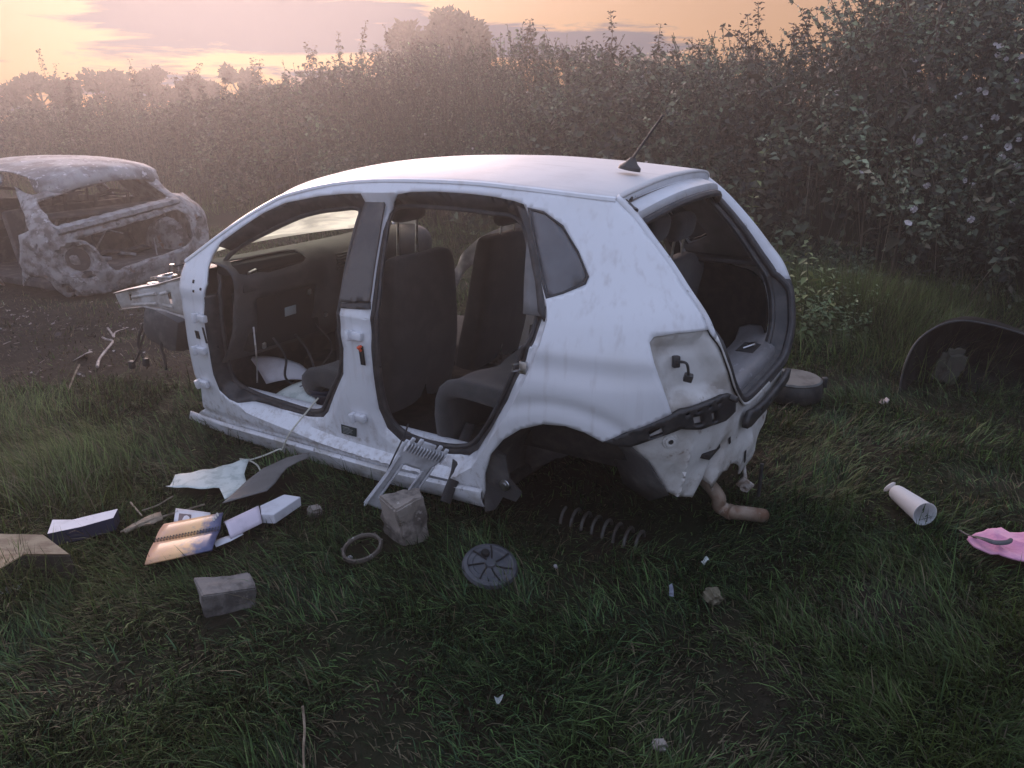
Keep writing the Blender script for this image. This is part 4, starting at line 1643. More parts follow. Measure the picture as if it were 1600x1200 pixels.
# ================================================================== things lying about
M['paper'] = material('white_paper', (.62, .62, .66), .7, other=(.52, .51, .54), scale=12, lo=.45, hi=.7)
M['printed'] = material('printed_greenish_paper', (.56, .60, .57), .7, other=(.42, .47, .44), scale=22, lo=.48, hi=.62, dirt=[((.30, .34, .33), 90, .62, .7)])
M['pinkpaper'] = material('pale_pink_paper', (.60, .53, .60), .7, other=(.50, .44, .50), scale=12)
M['greyplastic'] = material('grey_plastic_sheet', (.14, .135, .13), .55, other=(.11, .105, .10), scale=8, bump=.1, bscale=120)
M['whiteplastic'] = material('dirty_white_plastic', (.56, .57, .60), .45, other=(.42, .42, .44), scale=14, dirt=[((.18, .17, .16), 45, .64, .72)])
M['cardboard'] = material('damp_cardboard', (.46, .33, .21), .9, other=(.33, .22, .14), scale=6, stretch=(2, 8, 2), bump=.2)
M['carddark'] = material('shade_dark_cardboard', (.030, .024, .020), .9, other=(.05, .04, .03), scale=8)  # near-black brown standing for the shade on the box side
M['stone'] = material('mossy_concrete', (.26, .225, .195), .95, other=(.085, .072, .062), scale=9, lo=.44, hi=.62,
                      dirt=[((.42, .38, .34), 18, .58, .68), ((.06, .062, .035), 26, .62, .70)], bump=.9, bscale=22)
M['brick'] = material('worn_grey_brick', (.20, .18, .165), .95, other=(.075, .068, .062), scale=10, dirt=[((.26, .24, .21), 22, .60, .70)], bump=.8, bscale=28)
M['disc'] = material('dark_blue_grey_plastic', (.045, .047, .055), .5, other=(.07, .072, .08), scale=20, bump=.15, bscale=80)
M['ringmetal'] = material('dull_ring_metal', (.10, .085, .07), .6, metal=.3, other=(.07, .055, .045), scale=30, dirt=[((.36, .34, .32), 40, .62, .7)])
M['spring'] = material('dull_spring_steel', (.085, .08, .07), .6, metal=.2, other=(.045, .036, .03), scale=25)
M['wood'] = material('split_wood', (.30, .245, .18), .9, other=(.18, .14, .10), scale=14, stretch=(1, 6, 6))
M['navy'] = material('navy_card', (.02, .025, .06), .6)
M['pink'] = material('pink_cloth', (.62, .30, .43), .95, other=(.50, .20, .33), scale=9, bump=.4, bscale=60, sheen=.2)
M['shell'] = material('scuffed_black_shell', (.008, .008, .0075), .9, spec=.04, other=(.028, .028, .025), scale=7, dirt=[((.05, .05, .045), 12, .62, .72)], bump=.2)
M['cord'] = material('off_white_cord', (.55, .54, .46), .6)
M['tub'] = material('dark_blue_tub', (.020, .026, .045), .45)


def cup_material():
    m = bpy.data.materials.new('translucent_white_plastic')
    m.use_nodes = True
    t = m.node_tree
    p = t.nodes['Principled BSDF']
    p.inputs['Base Color'].default_value = (.78, .80, .82, 1)
    p.inputs['Roughness'].default_value = .6
    p.inputs['Specular IOR Level'].default_value = .25
    tr = N(t, 'ShaderNodeBsdfTranslucent')
    tr.inputs[0].default_value = (.7, .7, .72, 1)
    ms = N(t, 'ShaderNodeMixShader')
    ms.inputs[0].default_value = .45
    wire(t, p.outputs[0], ms.inputs[1])
    wire(t, tr.outputs[0], ms.inputs[2])
    wire(t, ms.outputs[0], t.nodes['Material Output'].inputs[0])
    return m


M['cup'] = cup_material()


def lying(name, px, zf, mat, thick=.0012, sp=.02, parent=None, holes=(), zh=0.04):
    """a sheet lying on the grass; px is its outline as seen, zf(x, y) its height"""
    o2 = [ground(*p, zh)[:2] for p in px]
    h2 = [[ground(*p, zh)[:2] for p in h] for h in holes]
    o = panel(name, o2, h2, lambda P: np.stack([P[:, 0], P[:, 1], zf(P)], 1), sp, mat, parent, sharp=180)
    solid(o, thick, 1)
    return o


def base_at(o, loc):
    """moves a thing's origin to a point, keeping its mesh where it is"""
    o.data.transform(Matrix.Translation(-Vector(loc)))
    o.location = loc
    return o


wr = lambda a, kx, ky, ph: (lambda P: a * np.sin(P[:, 0] * kx + ph) * np.sin(P[:, 1] * ky + ph * 2))
o = lying('paper_sheet', [(259, 763), (266, 761), (274, 744), (290, 743), (335, 734), (391, 721), (382, 743), (386, 758), (352, 786), (343, 765), (327, 767), (301, 767)],
          lambda P: .050 + .006 * np.sin(P[:, 0] * 22) * np.sin(P[:, 1] * 17 + 1) + .0025 * np.sin(P[:, 0] * 61 + P[:, 1] * 40), M['printed'])
tag(o, 'crumpled greenish printed sheet half under the grey plastic panel', 'paper')
o = lying('plastic_sheet', [(348, 792), (370, 788), (389, 786), (419, 784), (432, 773), (441, 760), (451, 749), (470, 741), (483, 737), (486, 728), (449, 731), (412, 741), (387, 758), (365, 778)],
          lambda P: .055 + .05 * np.sin((P[:, 0] + 1.2) * 5.0) ** 2 + .02 * P[:, 1] * 0, M['greyplastic'], .003)
tag(o, 'curved bare grey plastic panel lying across the printed sheet', 'panel')
# white leaflet block and the rolled pink-tinged one beside it
tp_ = [ground(*p, .075) for p in ((406, 790), (444, 772), (470, 776), (428, 804), (408, 803))]
mb = MB()
nb = len(tp_)
mb.add([tuple(p) for p in tp_] + [(p[0], p[1], .035) for p in tp_], [tuple(range(nb))[::-1]] + [(i, (i + 1) % nb, (i + 1) % nb + nb, i + nb) for i in range(nb)])
o = tag(bevel(mb.build('paperback_book', M['paper'], None, False), .004), 'thick white booklet lying flat with blank pages up', 'book')
mb = MB()
a_, b_, c_, d_ = [ground(*p, .06) for p in ((349, 818), (404, 792), (409, 814), (360, 838))]
rows = []
for k in range(11):
    t_ = k / 10
    rows.append([tuple(a_ * (1 - t_) * (1 - s_) + b_ * t_ * (1 - s_) + c_ * t_ * s_ + d_ * (1 - t_) * s_ + np.array((0, 0, .030 * math.sin(math.pi * (.15 + .85 * s_)) - .01))) for s_ in np.linspace(0, 1, 9)])
mb.grid(rows)
o = tag(solid(mb.build('leaflet', M['pinkpaper']), .004, 0), 'curled pale pink leaflet with faint ruled lines beside the white booklet', 'leaflet')
o = lying('paper_strip', [(333, 848), (352, 841), (377, 834), (381, 837), (360, 848), (338, 857)], lambda P: .045 + 0 * P[:, 0], M['paper'], .002)
tag(o, 'narrow white paper strip poking out from under the calendar', 'paper')


def calendar_material():
    """printed cover: orange sunset glow on the left, deep blue on the right, pale streaks"""
    m = bpy.data.materials.new('sunset_calendar_print')
    m.use_nodes = True
    t = m.node_tree
    p = t.nodes['Principled BSDF']
    p.inputs['Roughness'].default_value = .35
    tc = N(t, 'ShaderNodeTexCoord')
    sep = N(t, 'ShaderNodeSeparateXYZ')
    wire(t, tc.outputs['Object'], sep.inputs[0])
    nz = N(t, 'ShaderNodeTexNoise')
    nz.inputs['Scale'].default_value = 38
    nz.inputs['Detail'].default_value = 8
    wire(t, tc.outputs['Object'], nz.inputs['Vector'])
    mu = N(t, 'ShaderNodeMath', operation='MULTIPLY_ADD')
    wire(t, nz.outputs[0], mu.inputs[0])
    mu.inputs[1].default_value = .16
    wire(t, sep.outputs[0], mu.inputs[2])
    r = N(t, 'ShaderNodeValToRGB')
    els = r.color_ramp.elements
    while len(els) < 5:
        els.new(.5)
    for e, (pos, c) in zip(els, ((0, (.60, .36, .32)), (.35, (.72, .40, .20)), (.52, (.80, .48, .22)), (.66, (.10, .11, .20)), (1, (.035, .045, .13)))):
        e.position, e.color = pos, (*c, 1)
    mr = N(t, 'ShaderNodeMapRange')
    mr.inputs['From Min'].default_value, mr.inputs['From Max'].default_value = -.10, .30
    wire(t, mu.outputs[0], mr.inputs[0])
    wire(t, mr.outputs[0], r.inputs[0])
    wire(t, r.outputs[0], p.inputs['Base Color'])
    return m


M['calendar'] = calendar_material()
cal = tag(empty('calendar', tuple(ground(290, 842, .05))), 'spiral-bound calendar with an orange and deep blue sunset picture, lying open', 'calendar')
CO = np.array(cal.location)
q_ = {k: ground(*p, z) - CO for k, (p, z) in dict(tl=((257, 819), .06), tr=((349, 801), .09), ml=((241, 848), .05), mr=((344, 828), .075), bl=((226, 884), .045), br=((331, 861), .07)).items()}
for nm, (a_, b_, c_, d_) in (('upper_leaf', ('tl', 'tr', 'mr', 'ml')), ('lower_leaf', ('ml', 'mr', 'br', 'bl'))):
    mb = MB()
    mb.grid([[tuple((q_[a_] * (1 - t_) + q_[b_] * t_) * (1 - s_) + (q_[d_] * (1 - t_) + q_[c_] * t_) * s_ + np.array((0, 0, .008 * math.sin(math.pi * s_)))) for s_ in np.linspace(.03, .97, 6)] for t_ in np.linspace(0, 1, 9)])
    solid(mb.build(nm, M['calendar'], cal), .006, 0)
mb = MB()
for k in range(22):
    t_ = (k + .5) / 22
    c = q_['ml'] * (1 - t_) + q_['mr'] * t_
    ax = (q_['bl'] - q_['tl'])
    ax = ax / np.linalg.norm(ax)
    mb.tube([tuple(c + ax * (.009 * math.cos(a)) + np.array((0, 0, .007 + .008 * math.sin(a)))) for a in np.linspace(0, 2 * math.pi, 9)[:-1]], .0014, n=5, closed=True)
mb.build('wire_spiral', M['plastic'], cal)
mb = MB()
a_ = q_['tr'] * .72 + q_['tl'] * .10 + q_['mr'] * .18
for k in range(3):
    mb.box(tuple(a_ * (1 - .03 * k) + np.array((.004, -.012 * k, .010))), (.006, .03, .0012), Euler((0, 0, .5)).to_matrix())
mb.build('printed_lines', M['print'], cal)
o = lying('booklet', [(275, 796), (300, 799), (329, 803), (328, 817), (300, 818), (272, 816)], lambda P: .045 + 0 * P[:, 0], M['paper'], .006, zh=.045)
tag(o, 'white booklet with a dark picture square, half hidden under the sunset calendar', 'booklet')
mb = MB()
z_ = .0525
mb.add([tuple(ground(*p, z_)) for p in ((280, 802), (299, 804), (298, 817), (278, 816))], [(0, 1, 2, 3)])
mb.add([tuple(ground(*p, z_ + .001)) for p in ((285, 811), (288, 806), (292, 805), (296, 808), (296, 815), (285, 815))], [tuple(range(6))], 1)
mb.build('cover_picture', [M['navy'], M['paper']], o, False)
# white box lid and cardboard box at the left edge
tp_ = [ground(*p, .085) for p in ((74, 834), (82, 812), (113, 812), (133, 807), (184, 795), (177, 809), (127, 823))]
mb = MB()
nb = len(tp_)
mb.add([tuple(p) for p in tp_], [tuple(range(nb))[::-1]], 0)
mb.add([tuple(p) for p in tp_] + [(p[0], p[1], .03) for p in tp_], [(i, (i + 1) % nb, (i + 1) % nb + nb, i + nb) for i in range(nb)], 1)
tag(mb.build('box_lid', [M['paper'], M['navy']], None, False), 'flat white card lid with navy sides lying by the cardboard box', 'lid')
cb = tag(empty('cardboard_box', tuple(ground(45, 885, .0))), 'open brown cardboard box with its shaded side coloured dark, facing the grass', 'box')
CO = np.array(cb.location)
G3 = lambda px, py, z: ground(px, py, z) - CO
ridge0, ridge1 = G3(38, 866, .125), G3(108, 866, .125)
back0, back1 = G3(-70, 833, .16), G3(68, 836, .16)
left0, left1 = G3(-75, 882, .10), ridge0
mb = MB()
mb.add([back0, back1, ridge1, ridge0, G3(-60, 850, .14)], [(0, 1, 2, 3, 4)])
mb.add([G3(-60, 850, .14), ridge0, G3(0, 889, .115), G3(-75, 900, .10)], [(0, 1, 2, 3)])
bt = solid(mb.build('top_flap', M['cardboard'], cb, False), .005, 0)
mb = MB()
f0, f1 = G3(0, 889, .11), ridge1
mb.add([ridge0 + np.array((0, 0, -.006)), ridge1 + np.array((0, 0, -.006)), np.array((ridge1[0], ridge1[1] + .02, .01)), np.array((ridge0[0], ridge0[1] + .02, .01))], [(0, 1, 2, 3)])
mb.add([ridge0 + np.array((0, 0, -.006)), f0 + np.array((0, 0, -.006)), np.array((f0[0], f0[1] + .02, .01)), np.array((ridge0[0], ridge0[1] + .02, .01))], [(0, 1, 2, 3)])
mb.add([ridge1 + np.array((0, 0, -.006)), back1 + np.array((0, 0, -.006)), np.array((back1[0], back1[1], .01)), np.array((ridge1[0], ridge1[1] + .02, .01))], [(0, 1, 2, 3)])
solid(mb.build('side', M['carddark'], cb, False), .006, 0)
o = lying('paper_scrap', [(-10, 918), (5, 915), (33, 909), (35, 914), (20, 923), (-10, 927)], lambda P: .03 + 0 * P[:, 0], M['whiteplastic'], .004)
tag(o, 'torn dirty white scrap under the dark side of the cardboard box', 'scrap')


# stones and blocks
def rough_block(name, size, loc, rot, mat, amp=.012, seed=1, cuts=9, bev=.02, skew=0):
    bm = bmesh.new()
    bmesh.ops.create_cube(bm, size=1.0)
    for v in bm.verts:
        v.co = Vector((v.co.x * size[0], v.co.y * size[1], v.co.z * size[2]))
        if skew:
            rr = random.Random(seed * 31 + v.index)
            v.co += Vector((rr.uniform(-skew, skew), rr.uniform(-skew, skew), rr.uniform(-skew, skew)))
    bmesh.ops.bevel(bm, geom=bm.edges[:], offset=bev, segments=2, affect='EDGES')
    bmesh.ops.subdivide_edges(bm, edges=bm.edges[:], cuts=5, use_grid_fill=True)
    bmesh.ops.triangulate(bm, faces=bm.faces[:])
    from mathutils import noise as mn
    for v in bm.verts:
        p = v.co * 14 + Vector((seed * 7.1, 0, 0))
        q = v.co * 45 + Vector((0, seed * 3.3, 0))
        v.co += v.co.normalized() * (amp * mn.noise(p) + amp * .45 * mn.noise(q) - amp * .9 * max(0, mn.noise(v.co * 26 + Vector((9, seed, 3))) - .25))
    me = bpy.data.meshes.new(name)
    bm.to_mesh(me)
    bm.free()
    me.materials.append(mat)
    me.polygons.foreach_set('use_smooth', np.ones(len(me.polygons), dtype=bool))
    me.set_sharp_from_angle(angle=RAD(28))
    o = link(bpy.data.objects.new(name, me))
    o.location, o.rotation_euler = loc, rot
    return o


p = ground(634, 850)
tag(rough_block('concrete_block', (.150, .135, .19), (p[0], p[1] + .05, .085), (.08, -.10, .62), M['stone'], .018, 2, bev=.008, skew=.020), 'rough mossy concrete lump standing by the white plastic bracket', 'block')
p = ground(350, 958)
tag(rough_block('stone_brick', (.170, .10, .090), (p[0], p[1] + .035, .050), (.10, .10, .42), M['brick'], .009, 4, bev=.004, skew=.014), 'weathered grey brick tilted in the grass', 'brick')
p = ground(492, 806)
tag(rough_block('small_stone', (.055, .05, .05), (p[0], p[1], .02), (.3, .1, .7), M['stone'], .006, 9, bev=.01), 'small square grey stone between booklet and white bracket', 'stone')
p = ground(1030, 1172)
tag(rough_block('small_stone', (.04, .035, .022), (p[0], p[1], .018), (.1, .2, .3), M['stone'], .006, 11, bev=.008), 'pale little stone in bare earth near the bottom edge', 'stone')
p = ground(548, 882)
tag(rough_block('small_stone', (.020, .018, .016), (p[0], p[1], .03), (.1, .2, .9), M['ash'], .003, 12, bev=.005), 'tiny pale pebble just below the metal ring', 'stone')
p = ground(868, 902)
tag(rough_block('small_stone', (.014, .02, .01), (p[0], p[1], .045), (.3, .2, .4), M['ash'], .003, 14, bev=.003), 'tiny pale crumb right of the black disc', 'stone')
p = ground(1112, 945)
tag(rough_block('dry_clod', (.055, .06, .045), (p[0], p[1], .03), (.3, .2, .4), material('dry_tan_clod', (.17, .15, .10), 1.0, other=(.09, .08, .05), scale=30, bump=.8), .016, 17, bev=.014), 'dry straw-coloured clod sitting in the open grass', 'clod')

# metal ring
p = ground(566, 857, .055)
mb = MB()
pr_ = [(.066, -.006), (.074, -.006), (.077, .0), (.074, .010), (.066, .010), (.063, .003), (.066, -.006)]
mb.lathe(pr_, (0, 0, 0), None, 40)
o = mb.build('metal_ring', M['ringmetal'])
o.location, o.rotation_euler = p, (.10, -.22, .3)
tag(o, 'dull metal bearing ring lying in the grass left of the concrete lump', 'ring')
for k in range(9):
    a = k * .7
    mb = MB()
    mb.box((.0745 * math.cos(a), .0745 * math.sin(a), .004), (.010, .008, .015), Euler((0, 0, a)).to_matrix(), .002)
    mb.build('lug', M['ringmetal'], o)
# black disc with moulded spokes
dk = empty('plastic_disc', tuple(ground(766, 882, .065)), (.30, .06, .2))
tag(dk, 'round dark plastic cover with moulded spokes lying in the grass', 'cover')
mb = MB()
mb.lathe([(.0001, .012), (.018, .012), (.020, .004), (.060, .002), (.064, .006), (.078, .004), (.082, .008), (.094, .002), (.100, -.010), (.096, -.016), (.0001, -.012)], (0, 0, 0), None, 48)
mb.build('plate', M['disc'], dk)
for k in range(7):
    a = k * 2 * math.pi / 7 + .3
    mb = MB()
    mb.tube(catmull([(.022 * math.cos(a), .022 * math.sin(a), .006), (.05 * math.cos(a + .12), .05 * math.sin(a + .12), .006), (.08 * math.cos(a + .2), .08 * math.sin(a + .2), .008)], 4), .0028, n=6)
    mb.build('spoke', M['hole'], dk)
mb = MB()
mb.lathe([(.0001, .018), (.013, .018), (.016, .012), (.016, .006)], (-.012, .045, 0), None, 16)
mb.build('hub', M['hole'], dk)

# coil spring half sunk in the grass
a_, b_ = ground(884, 812, -.008), ground(1006, 856, -.008)
ax = Vector(b_ - a_)
ln = ax.length
ax.normalize()
u = Vector((0, 0, 1))
w = ax.cross(u).normalized()
mb = MB()
pts = []
nt_ = 7.4
for i in range(int(nt_ * 22)):
    t_ = i / (nt_ * 22)
    an = t_ * nt_ * 2 * math.pi
    pts.append(Vector(a_) + ax * (ln * t_) + (u * math.cos(an) + w * math.sin(an)) * .058)
mb.tube(pts, .0068, n=8)
tag(base_at(mb.build('coil_spring', M['spring']), a_), 'dull steel suspension coil lying half sunk in grass below the empty wheel arch', 'spring')

# white plastic bracket leaning on the sill
SILLP = CAR_M @ Vector(chart(-.05)(np.array([body_uv(hit(CAR_M, body_g, 692, 700))]))[0])
pb = ground(598, 796, .02)
pt_ = np.array(SILLP) + np.array((-.03, -.03, .045))
axv = pt_ - pb
L_ = np.linalg.norm(axv)
axv /= L_
wv = np.array((1.0, .12, 0.10))
wv -= axv * (wv @ axv)
wv /= np.linalg.norm(wv)
nv = np.cross(wv, axv)
wp = empty('plastic_bracket', tuple(pb))
tag(wp, 'white plastic frame bracket leaning on the car sill with a ribbed upper end', 'bracket')
fr = lambda P: np.outer(P[:, 0], wv) + np.outer(P[:, 1], axv)
SO = [(-.085, 0), (.085, 0), (.080, L_ * .35), (.074, L_ * .72), (.084, L_ * .86), (.088, L_ * .90), (.088, L_), (-.088, L_), (-.090, L_ * .88), (-.082, L_ * .80), (-.078, L_ * .5)]
SH = [(-.042, L_ * .20), (.036, L_ * .20), (.046, L_ * .26), (.042, L_ * .66), (.030, L_ * .70), (-.034, L_ * .70), (-.044, L_ * .66), (-.048, L_ * .26)]
o = panel('frame', SO, [SH], lambda P: fr(P) + np.outer(.004 * np.cos(P[:, 0] * 40), nv), .012, M['whiteplastic'], wp, thick=.006)
mb = MB()
Rm = Matrix((wv, axv, nv)).transposed()
for sg, pts in ((-1, [(-.080, 0), (-.074, L_ * .5), (-.078, L_ * .8)]), (1, [(.080, 0), (.074, L_ * .5), (.072, L_ * .8)]), (-1, [(-.047, L_ * .16), (-.046, L_ * .7)]), (1, [(.044, L_ * .18), (.042, L_ * .7)])):
    mb.tube([tuple(fr(np.array([q]))[0] + nv * .006) for q in pts], .005, n=6)
mb.build('raised_edge', M['whiteplastic'], wp)
for row, yy in ((0, L_ * .93), (1, L_ * .985)):
    for k in range(13):
        mb = MB()
        mb.box(tuple(fr(np.array([(-.078 + .013 * k, yy)]))[0] + nv * .012), (.005, .026, .022), Rm, .0015)
        mb.build('rib', M['whiteplastic'], wp)
for k, xx in enumerate((-.070, -.038, 0, .045, .075)):
    mb = MB()
    mb.box(tuple(fr(np.array([(xx, L_ * 1.035)]))[0] + nv * .006), (.055 if k == 2 else .016, .045 if k % 2 else .032, .012), Rm, .004)
    mb.build('prong', M['whiteplastic'], wp)

# cords
def on_car(px, py, d=-.02):
    return tuple(CAR_M @ Vector(chart(d)(np.array([body_uv(hit(CAR_M, body_g, px, py))]))[0]))


mb = MB()
cp = [on_car(478, 636, .08), on_car(470, 650, .04), on_car(460, 672, -.03), on_car(452, 690, -.05), tuple(ground(436, 702, .06)), tuple(ground(412, 712, .04)), tuple(ground(388, 719, .035)), tuple(ground(375, 717, .04)), tuple(ground(390, 720, .03)), tuple(ground(402, 727, .03)), tuple(ground(408, 738, .02))]
mb.tube(catmull(cp, 6), .0038, n=6)
tag(mb.build('white_string', M['cord']), 'thin white string trailing over the front door sill onto the grass', 'string')
mb = MB()
cp = [on_car(622, 676, .07), on_car(621, 690, .045), on_car(619, 712, -.02), on_car(610, 735, -.03), tuple(ground(601, 758, .05)), tuple(ground(588, 770, .02))]
mb.tube(catmull(cp, 6), .0036, n=6)
tag(mb.build('black_cable', M['plastic']), 'thin black cable hanging over the rear door sill', 'cable')

# things in the front footwell
def car_z(px, py, z):
    o_, d_ = Mi[:3, :3] @ CAMP + Mi[:3, 3], Mi[:3, :3] @ ray(px, py)
    return o_ + d_ * ((z - o_[2]) / d_[2])


def sheet_in_car(name, pts, mat, bend=.02, thick=.001):
    a_, b_, c_, d_ = [np.array(CAR_M @ Vector(car_z(px, py, z))) for px, py, z in pts]
    mb = MB()
    mb.grid([[tuple((a_ * (1 - t_) + b_ * t_) * (1 - s_) + (d_ * (1 - t_) + c_ * t_) * s_ + np.array((0, 0, bend * math.sin(math.pi * t_) + .5 * bend * math.sin(math.pi * s_)))) for s_ in np.linspace(0, 1, 9)] for t_ in np.linspace(0, 1, 9)])
    return solid(mb.build(name, mat), thick, 0)


tag(sheet_in_car('paper_sheet', ((389, 558, .45), (468, 568, .42), (496, 597, .36), (416, 600, .34)), M['paper']), 'blank white sheet lying in the front footwell of the white car', 'paper')
o = tag(sheet_in_car('printed_card', ((422, 622, .33), (477, 594, .40), (490, 612, .38), (496, 641, .33)), M['printed'], .012), 'greenish printed card propped against the front door sill', 'card')
a_ = [np.array(CAR_M @ Vector(car_z(px, py, .375))) for px, py in ((469, 612), (480, 609), (480, 611), (469, 614))]
mb = MB()
mb.add([tuple(q + np.array((0, 0, .03))) for q in a_], [(0, 1, 2, 3)])
mb.build('printed_line', M['navy'], o, False)
c = CAR_M @ Vector(car_z(512, 618, .35))
tb = tag(empty('plastic_tub', tuple(c)), 'small dark blue plastic tub standing inside the front door opening', 'tub')
mb = MB()
mb.lathe([(.0001, -.06), (.075, -.06), (.095, .045), (.101, .047), (.101, .055), (.092, .055), (.072, -.052), (.0001, -.052)], (0, 0, 0), None, 28)
mb.build('bowl', M['tub'], tb)
mb = MB()
mb.tube([(.098 * math.cos(a), .098 * math.sin(a), .03) for a in np.linspace(0, 2 * math.pi, 29)[:-1]], .003, n=6, closed=True)
mb.build('rim_band', M['disc'], tb)

# cup, pink cloth, glove-like black straps
a_, b_ = ground(1399, 768, .045), ground(1437, 797, .052)
bt = tag(empty('plastic_bottle', tuple(a_)), 'translucent white plastic beaker lying on its side in the grass', 'beaker')
dv = Vector(b_ - a_)
Rm = dv.to_track_quat('Z', 'Y').to_matrix()
hL = dv.length + .035
mb = MB()
mb.lathe([(.0001, .0), (.026, 0), (.031, .004), (.034, .02), (.047, hL * .96), (.050, hL), (.0475, hL), (.044, hL * .95), (.031, .024), (.0001, .010)], (0, 0, 0), Rm, 32)
mb.build('beaker_body', M['cup'], bt)
mb = MB()
mb.lathe([(.0001, .003), (.012, .002), (.026, -.002), (.030, -.006), (.026, -.010), (.0001, -.008)], Rm @ Vector((0, 0, -.035)), Rm @ Euler((.5, .4, 0)).to_matrix(), 20)
mb.tube([Rm @ Vector((0, 0, 0)), Rm @ Vector((.006, 0, -.03))], [.016, .009], n=10)
mb.build('crushed_lid', M['cup'], bt)
o = lying('pink_cloth', [(1508, 853), (1522, 842), (1550, 836), (1562, 833), (1575, 841), (1640, 842), (1660, 880), (1640, 905), (1604, 890), (1570, 879), (1545, 874), (1520, 863)],
          lambda P: .06 + .010 * (1 - np.abs(np.sin(P[:, 0] * 9 + P[:, 1] * 17 + 1.2 * np.sin(P[:, 0] * 21)))) ** 3 + .007 * (1 - np.abs(np.sin(P[:, 0] * 24 - P[:, 1] * 11))) ** 3, M['pink'], .006, .009)
tag(o, 'crumpled bright pink cloth on the dark grass', 'cloth')
mb = MB()
mb.tube(catmull([tuple(ground(1524, 838, .085)), tuple(ground(1540, 843, .098)), tuple(ground(1556, 848, .10)), tuple(ground(1574, 847, .098)), tuple(ground(1580, 842, .095))], 5), [.006 + .008 * math.sin(math.pi * i / 20) for i in range(21)], n=8, flat=.5)
mb.tube(catmull([tuple(ground(1500, 829, .04)), tuple(ground(1512, 836, .06)), tuple(ground(1526, 840, .085))], 5), .004, n=6)
tag(mb.build('dark_strap', M['disc']), 'crumpled dark grey strap lying on the pink cloth', 'strap')
# black bumper shell on the right
def at_y(px, py, y):
    return at_dist(px, py, y)


rim = [at_y(px, py, yy) for px, py, yy in ((1405, 628, 4.16), (1407, 600, 4.18), (1414, 570, 4.22), (1428, 540, 4.27), (1448, 520, 4.30), (1475, 506, 4.32), (1505, 501, 4.32), (1540, 506, 4.30), (1580, 516, 4.26), (1625, 532, 4.20), (1680, 556, 4.12), (1740, 590, 4.04))]
rim = [np.array(q) for q in catmull(rim, 3)]
rim += [np.array(q) for q in ((4.2, 3.95, -.03), (3.6, 4.05, -.03), (3.0, 4.10, -.03), (2.6, 4.12, -.03))]
cen_ = np.array((3.15, 4.52, .20))
mb = MB()
rows = []
for k, (dp, sh) in enumerate(((0, 0), (.012, .02), (.05, .06), (.14, .14), (.24, .30), (.31, .50), (.34, .75), (.35, .99))):
    rows.append([tuple(q * (1 - sh) + cen_ * sh + np.array((.20 * dp, dp, .0))) for q in rim + rim[:1]])
mb.grid(rows)
sh_ = tag(solid(mb.build('bumper_shell', M['shell']), .005, 0), 'black moulded plastic shell standing on its edge before the weeds', 'car part')
mb = MB()
mb.tube([tuple(q) for q in rim[:-4]], .006, n=7)
mb.build('shell_rim', M['plastic'], sh_)
p = at_y(1482, 575, 4.34)
o = rough_block('mud_lump', (.16, .07, .24), tuple(p), (.1, .2, .1), material('pale_dried_mud', (.06, .06, .045), 1.0, other=(.06, .055, .045), scale=12, bump=.8), .03, 21, bev=.03)
tag(o, 'pale lump of dried mud inside the black shell', 'lump')
# grey topped stump-like drum behind the car's tail
p = at_dist(1240, 592, 4.12)
dr = tag(empty('grey_drum', (p[0], p[1], 0)), 'low dark drum with a grey lid behind the car', 'drum')
mb = MB()
mb.lathe([(.0001, 0), (.155, 0), (.165, .02), (.160, p[2] - .02), (.150, p[2])], (0, 0, 0), None, 28)
mb.build('drum_side', M['plastic'], dr)
mb = MB()
mb.lathe([(.152, p[2] - .005), (.156, p[2] + .004), (.145, p[2] + .012), (.0001, p[2] + .010)], (0, 0, 0), None, 28)
mb.build('lid', material('grey_lid', (.11, .11, .10), .8, other=(.06, .06, .055), scale=10), dr)
mb = MB()
mb.box((.165, -.03, p[2] - .01), (.03, .03, .06), None, .006)
mb.build('lug', M['plastic'], dr)

# ash, flakes and burnt shreds strewn over the scorched earth
def debris():
    q = random.Random(44)
    mb = MB()
    for k in range(620):
        a, rr = q.uniform(0, 6.28), q.random() ** .6
        c = (-2.9 + 1.7 * rr * math.cos(a), 5.45 + 1.05 * rr * math.sin(a))
        if q.random() < .35:
            c = (-3.4 + q.uniform(-.9, .9), 5.75 + q.uniform(-.35, .25))
        s_ = q.uniform(.004, .015) * (2.2 if q.random() < .06 else 1)
        R = Euler((q.uniform(-.6, .6), q.uniform(-.6, .6), q.uniform(0, 6.28))).to_matrix()
        if q.random() < .4:
            mb.box((c[0], c[1], .012), (s_ * 3.5, s_ * .25, s_ * .25), R, 0, q.choice((1, 2, 2)))
        else:
            mb.add([tuple(R @ Vector(v) * s_ + Vector((c[0], c[1], .014))) for v in ((-1, -.6, 0), (.8, -.8, .2), (1, .5, -.1), (-.2, .9, .3), (-.9, .4, 0))], [(0, 1, 2), (0, 2, 3), (0, 3, 4)], q.choice((0, 1, 2, 2, 2)))
    return mb.build('debris', [M['ash'], M['strip'], M['char']], None, False)


M['strip'] = material('pale_scorched_metal', (.33, .29, .27), .6, other=(.16, .13, .12), scale=20)
tag(debris(), 'ash flakes and burnt shreds strewn over the scorched earth', 'debris', kind='stuff')


# bits on the scorched ground and loose sticks
def stick(name, pts, r, mat, label, cat='stick', group=None, flat=1.0):
    mb = MB()
    q = catmull([tuple(ground(px, py, z)) for px, py, z in pts], 4)
    mb.tube(q, [r * (1 - .35 * i / len(q)) for i in range(len(q))], n=6, flat=flat)
    o = mb.build(name, mat)
    base_at(o, tuple(q[0]))
    return tag(o, label, cat, group)


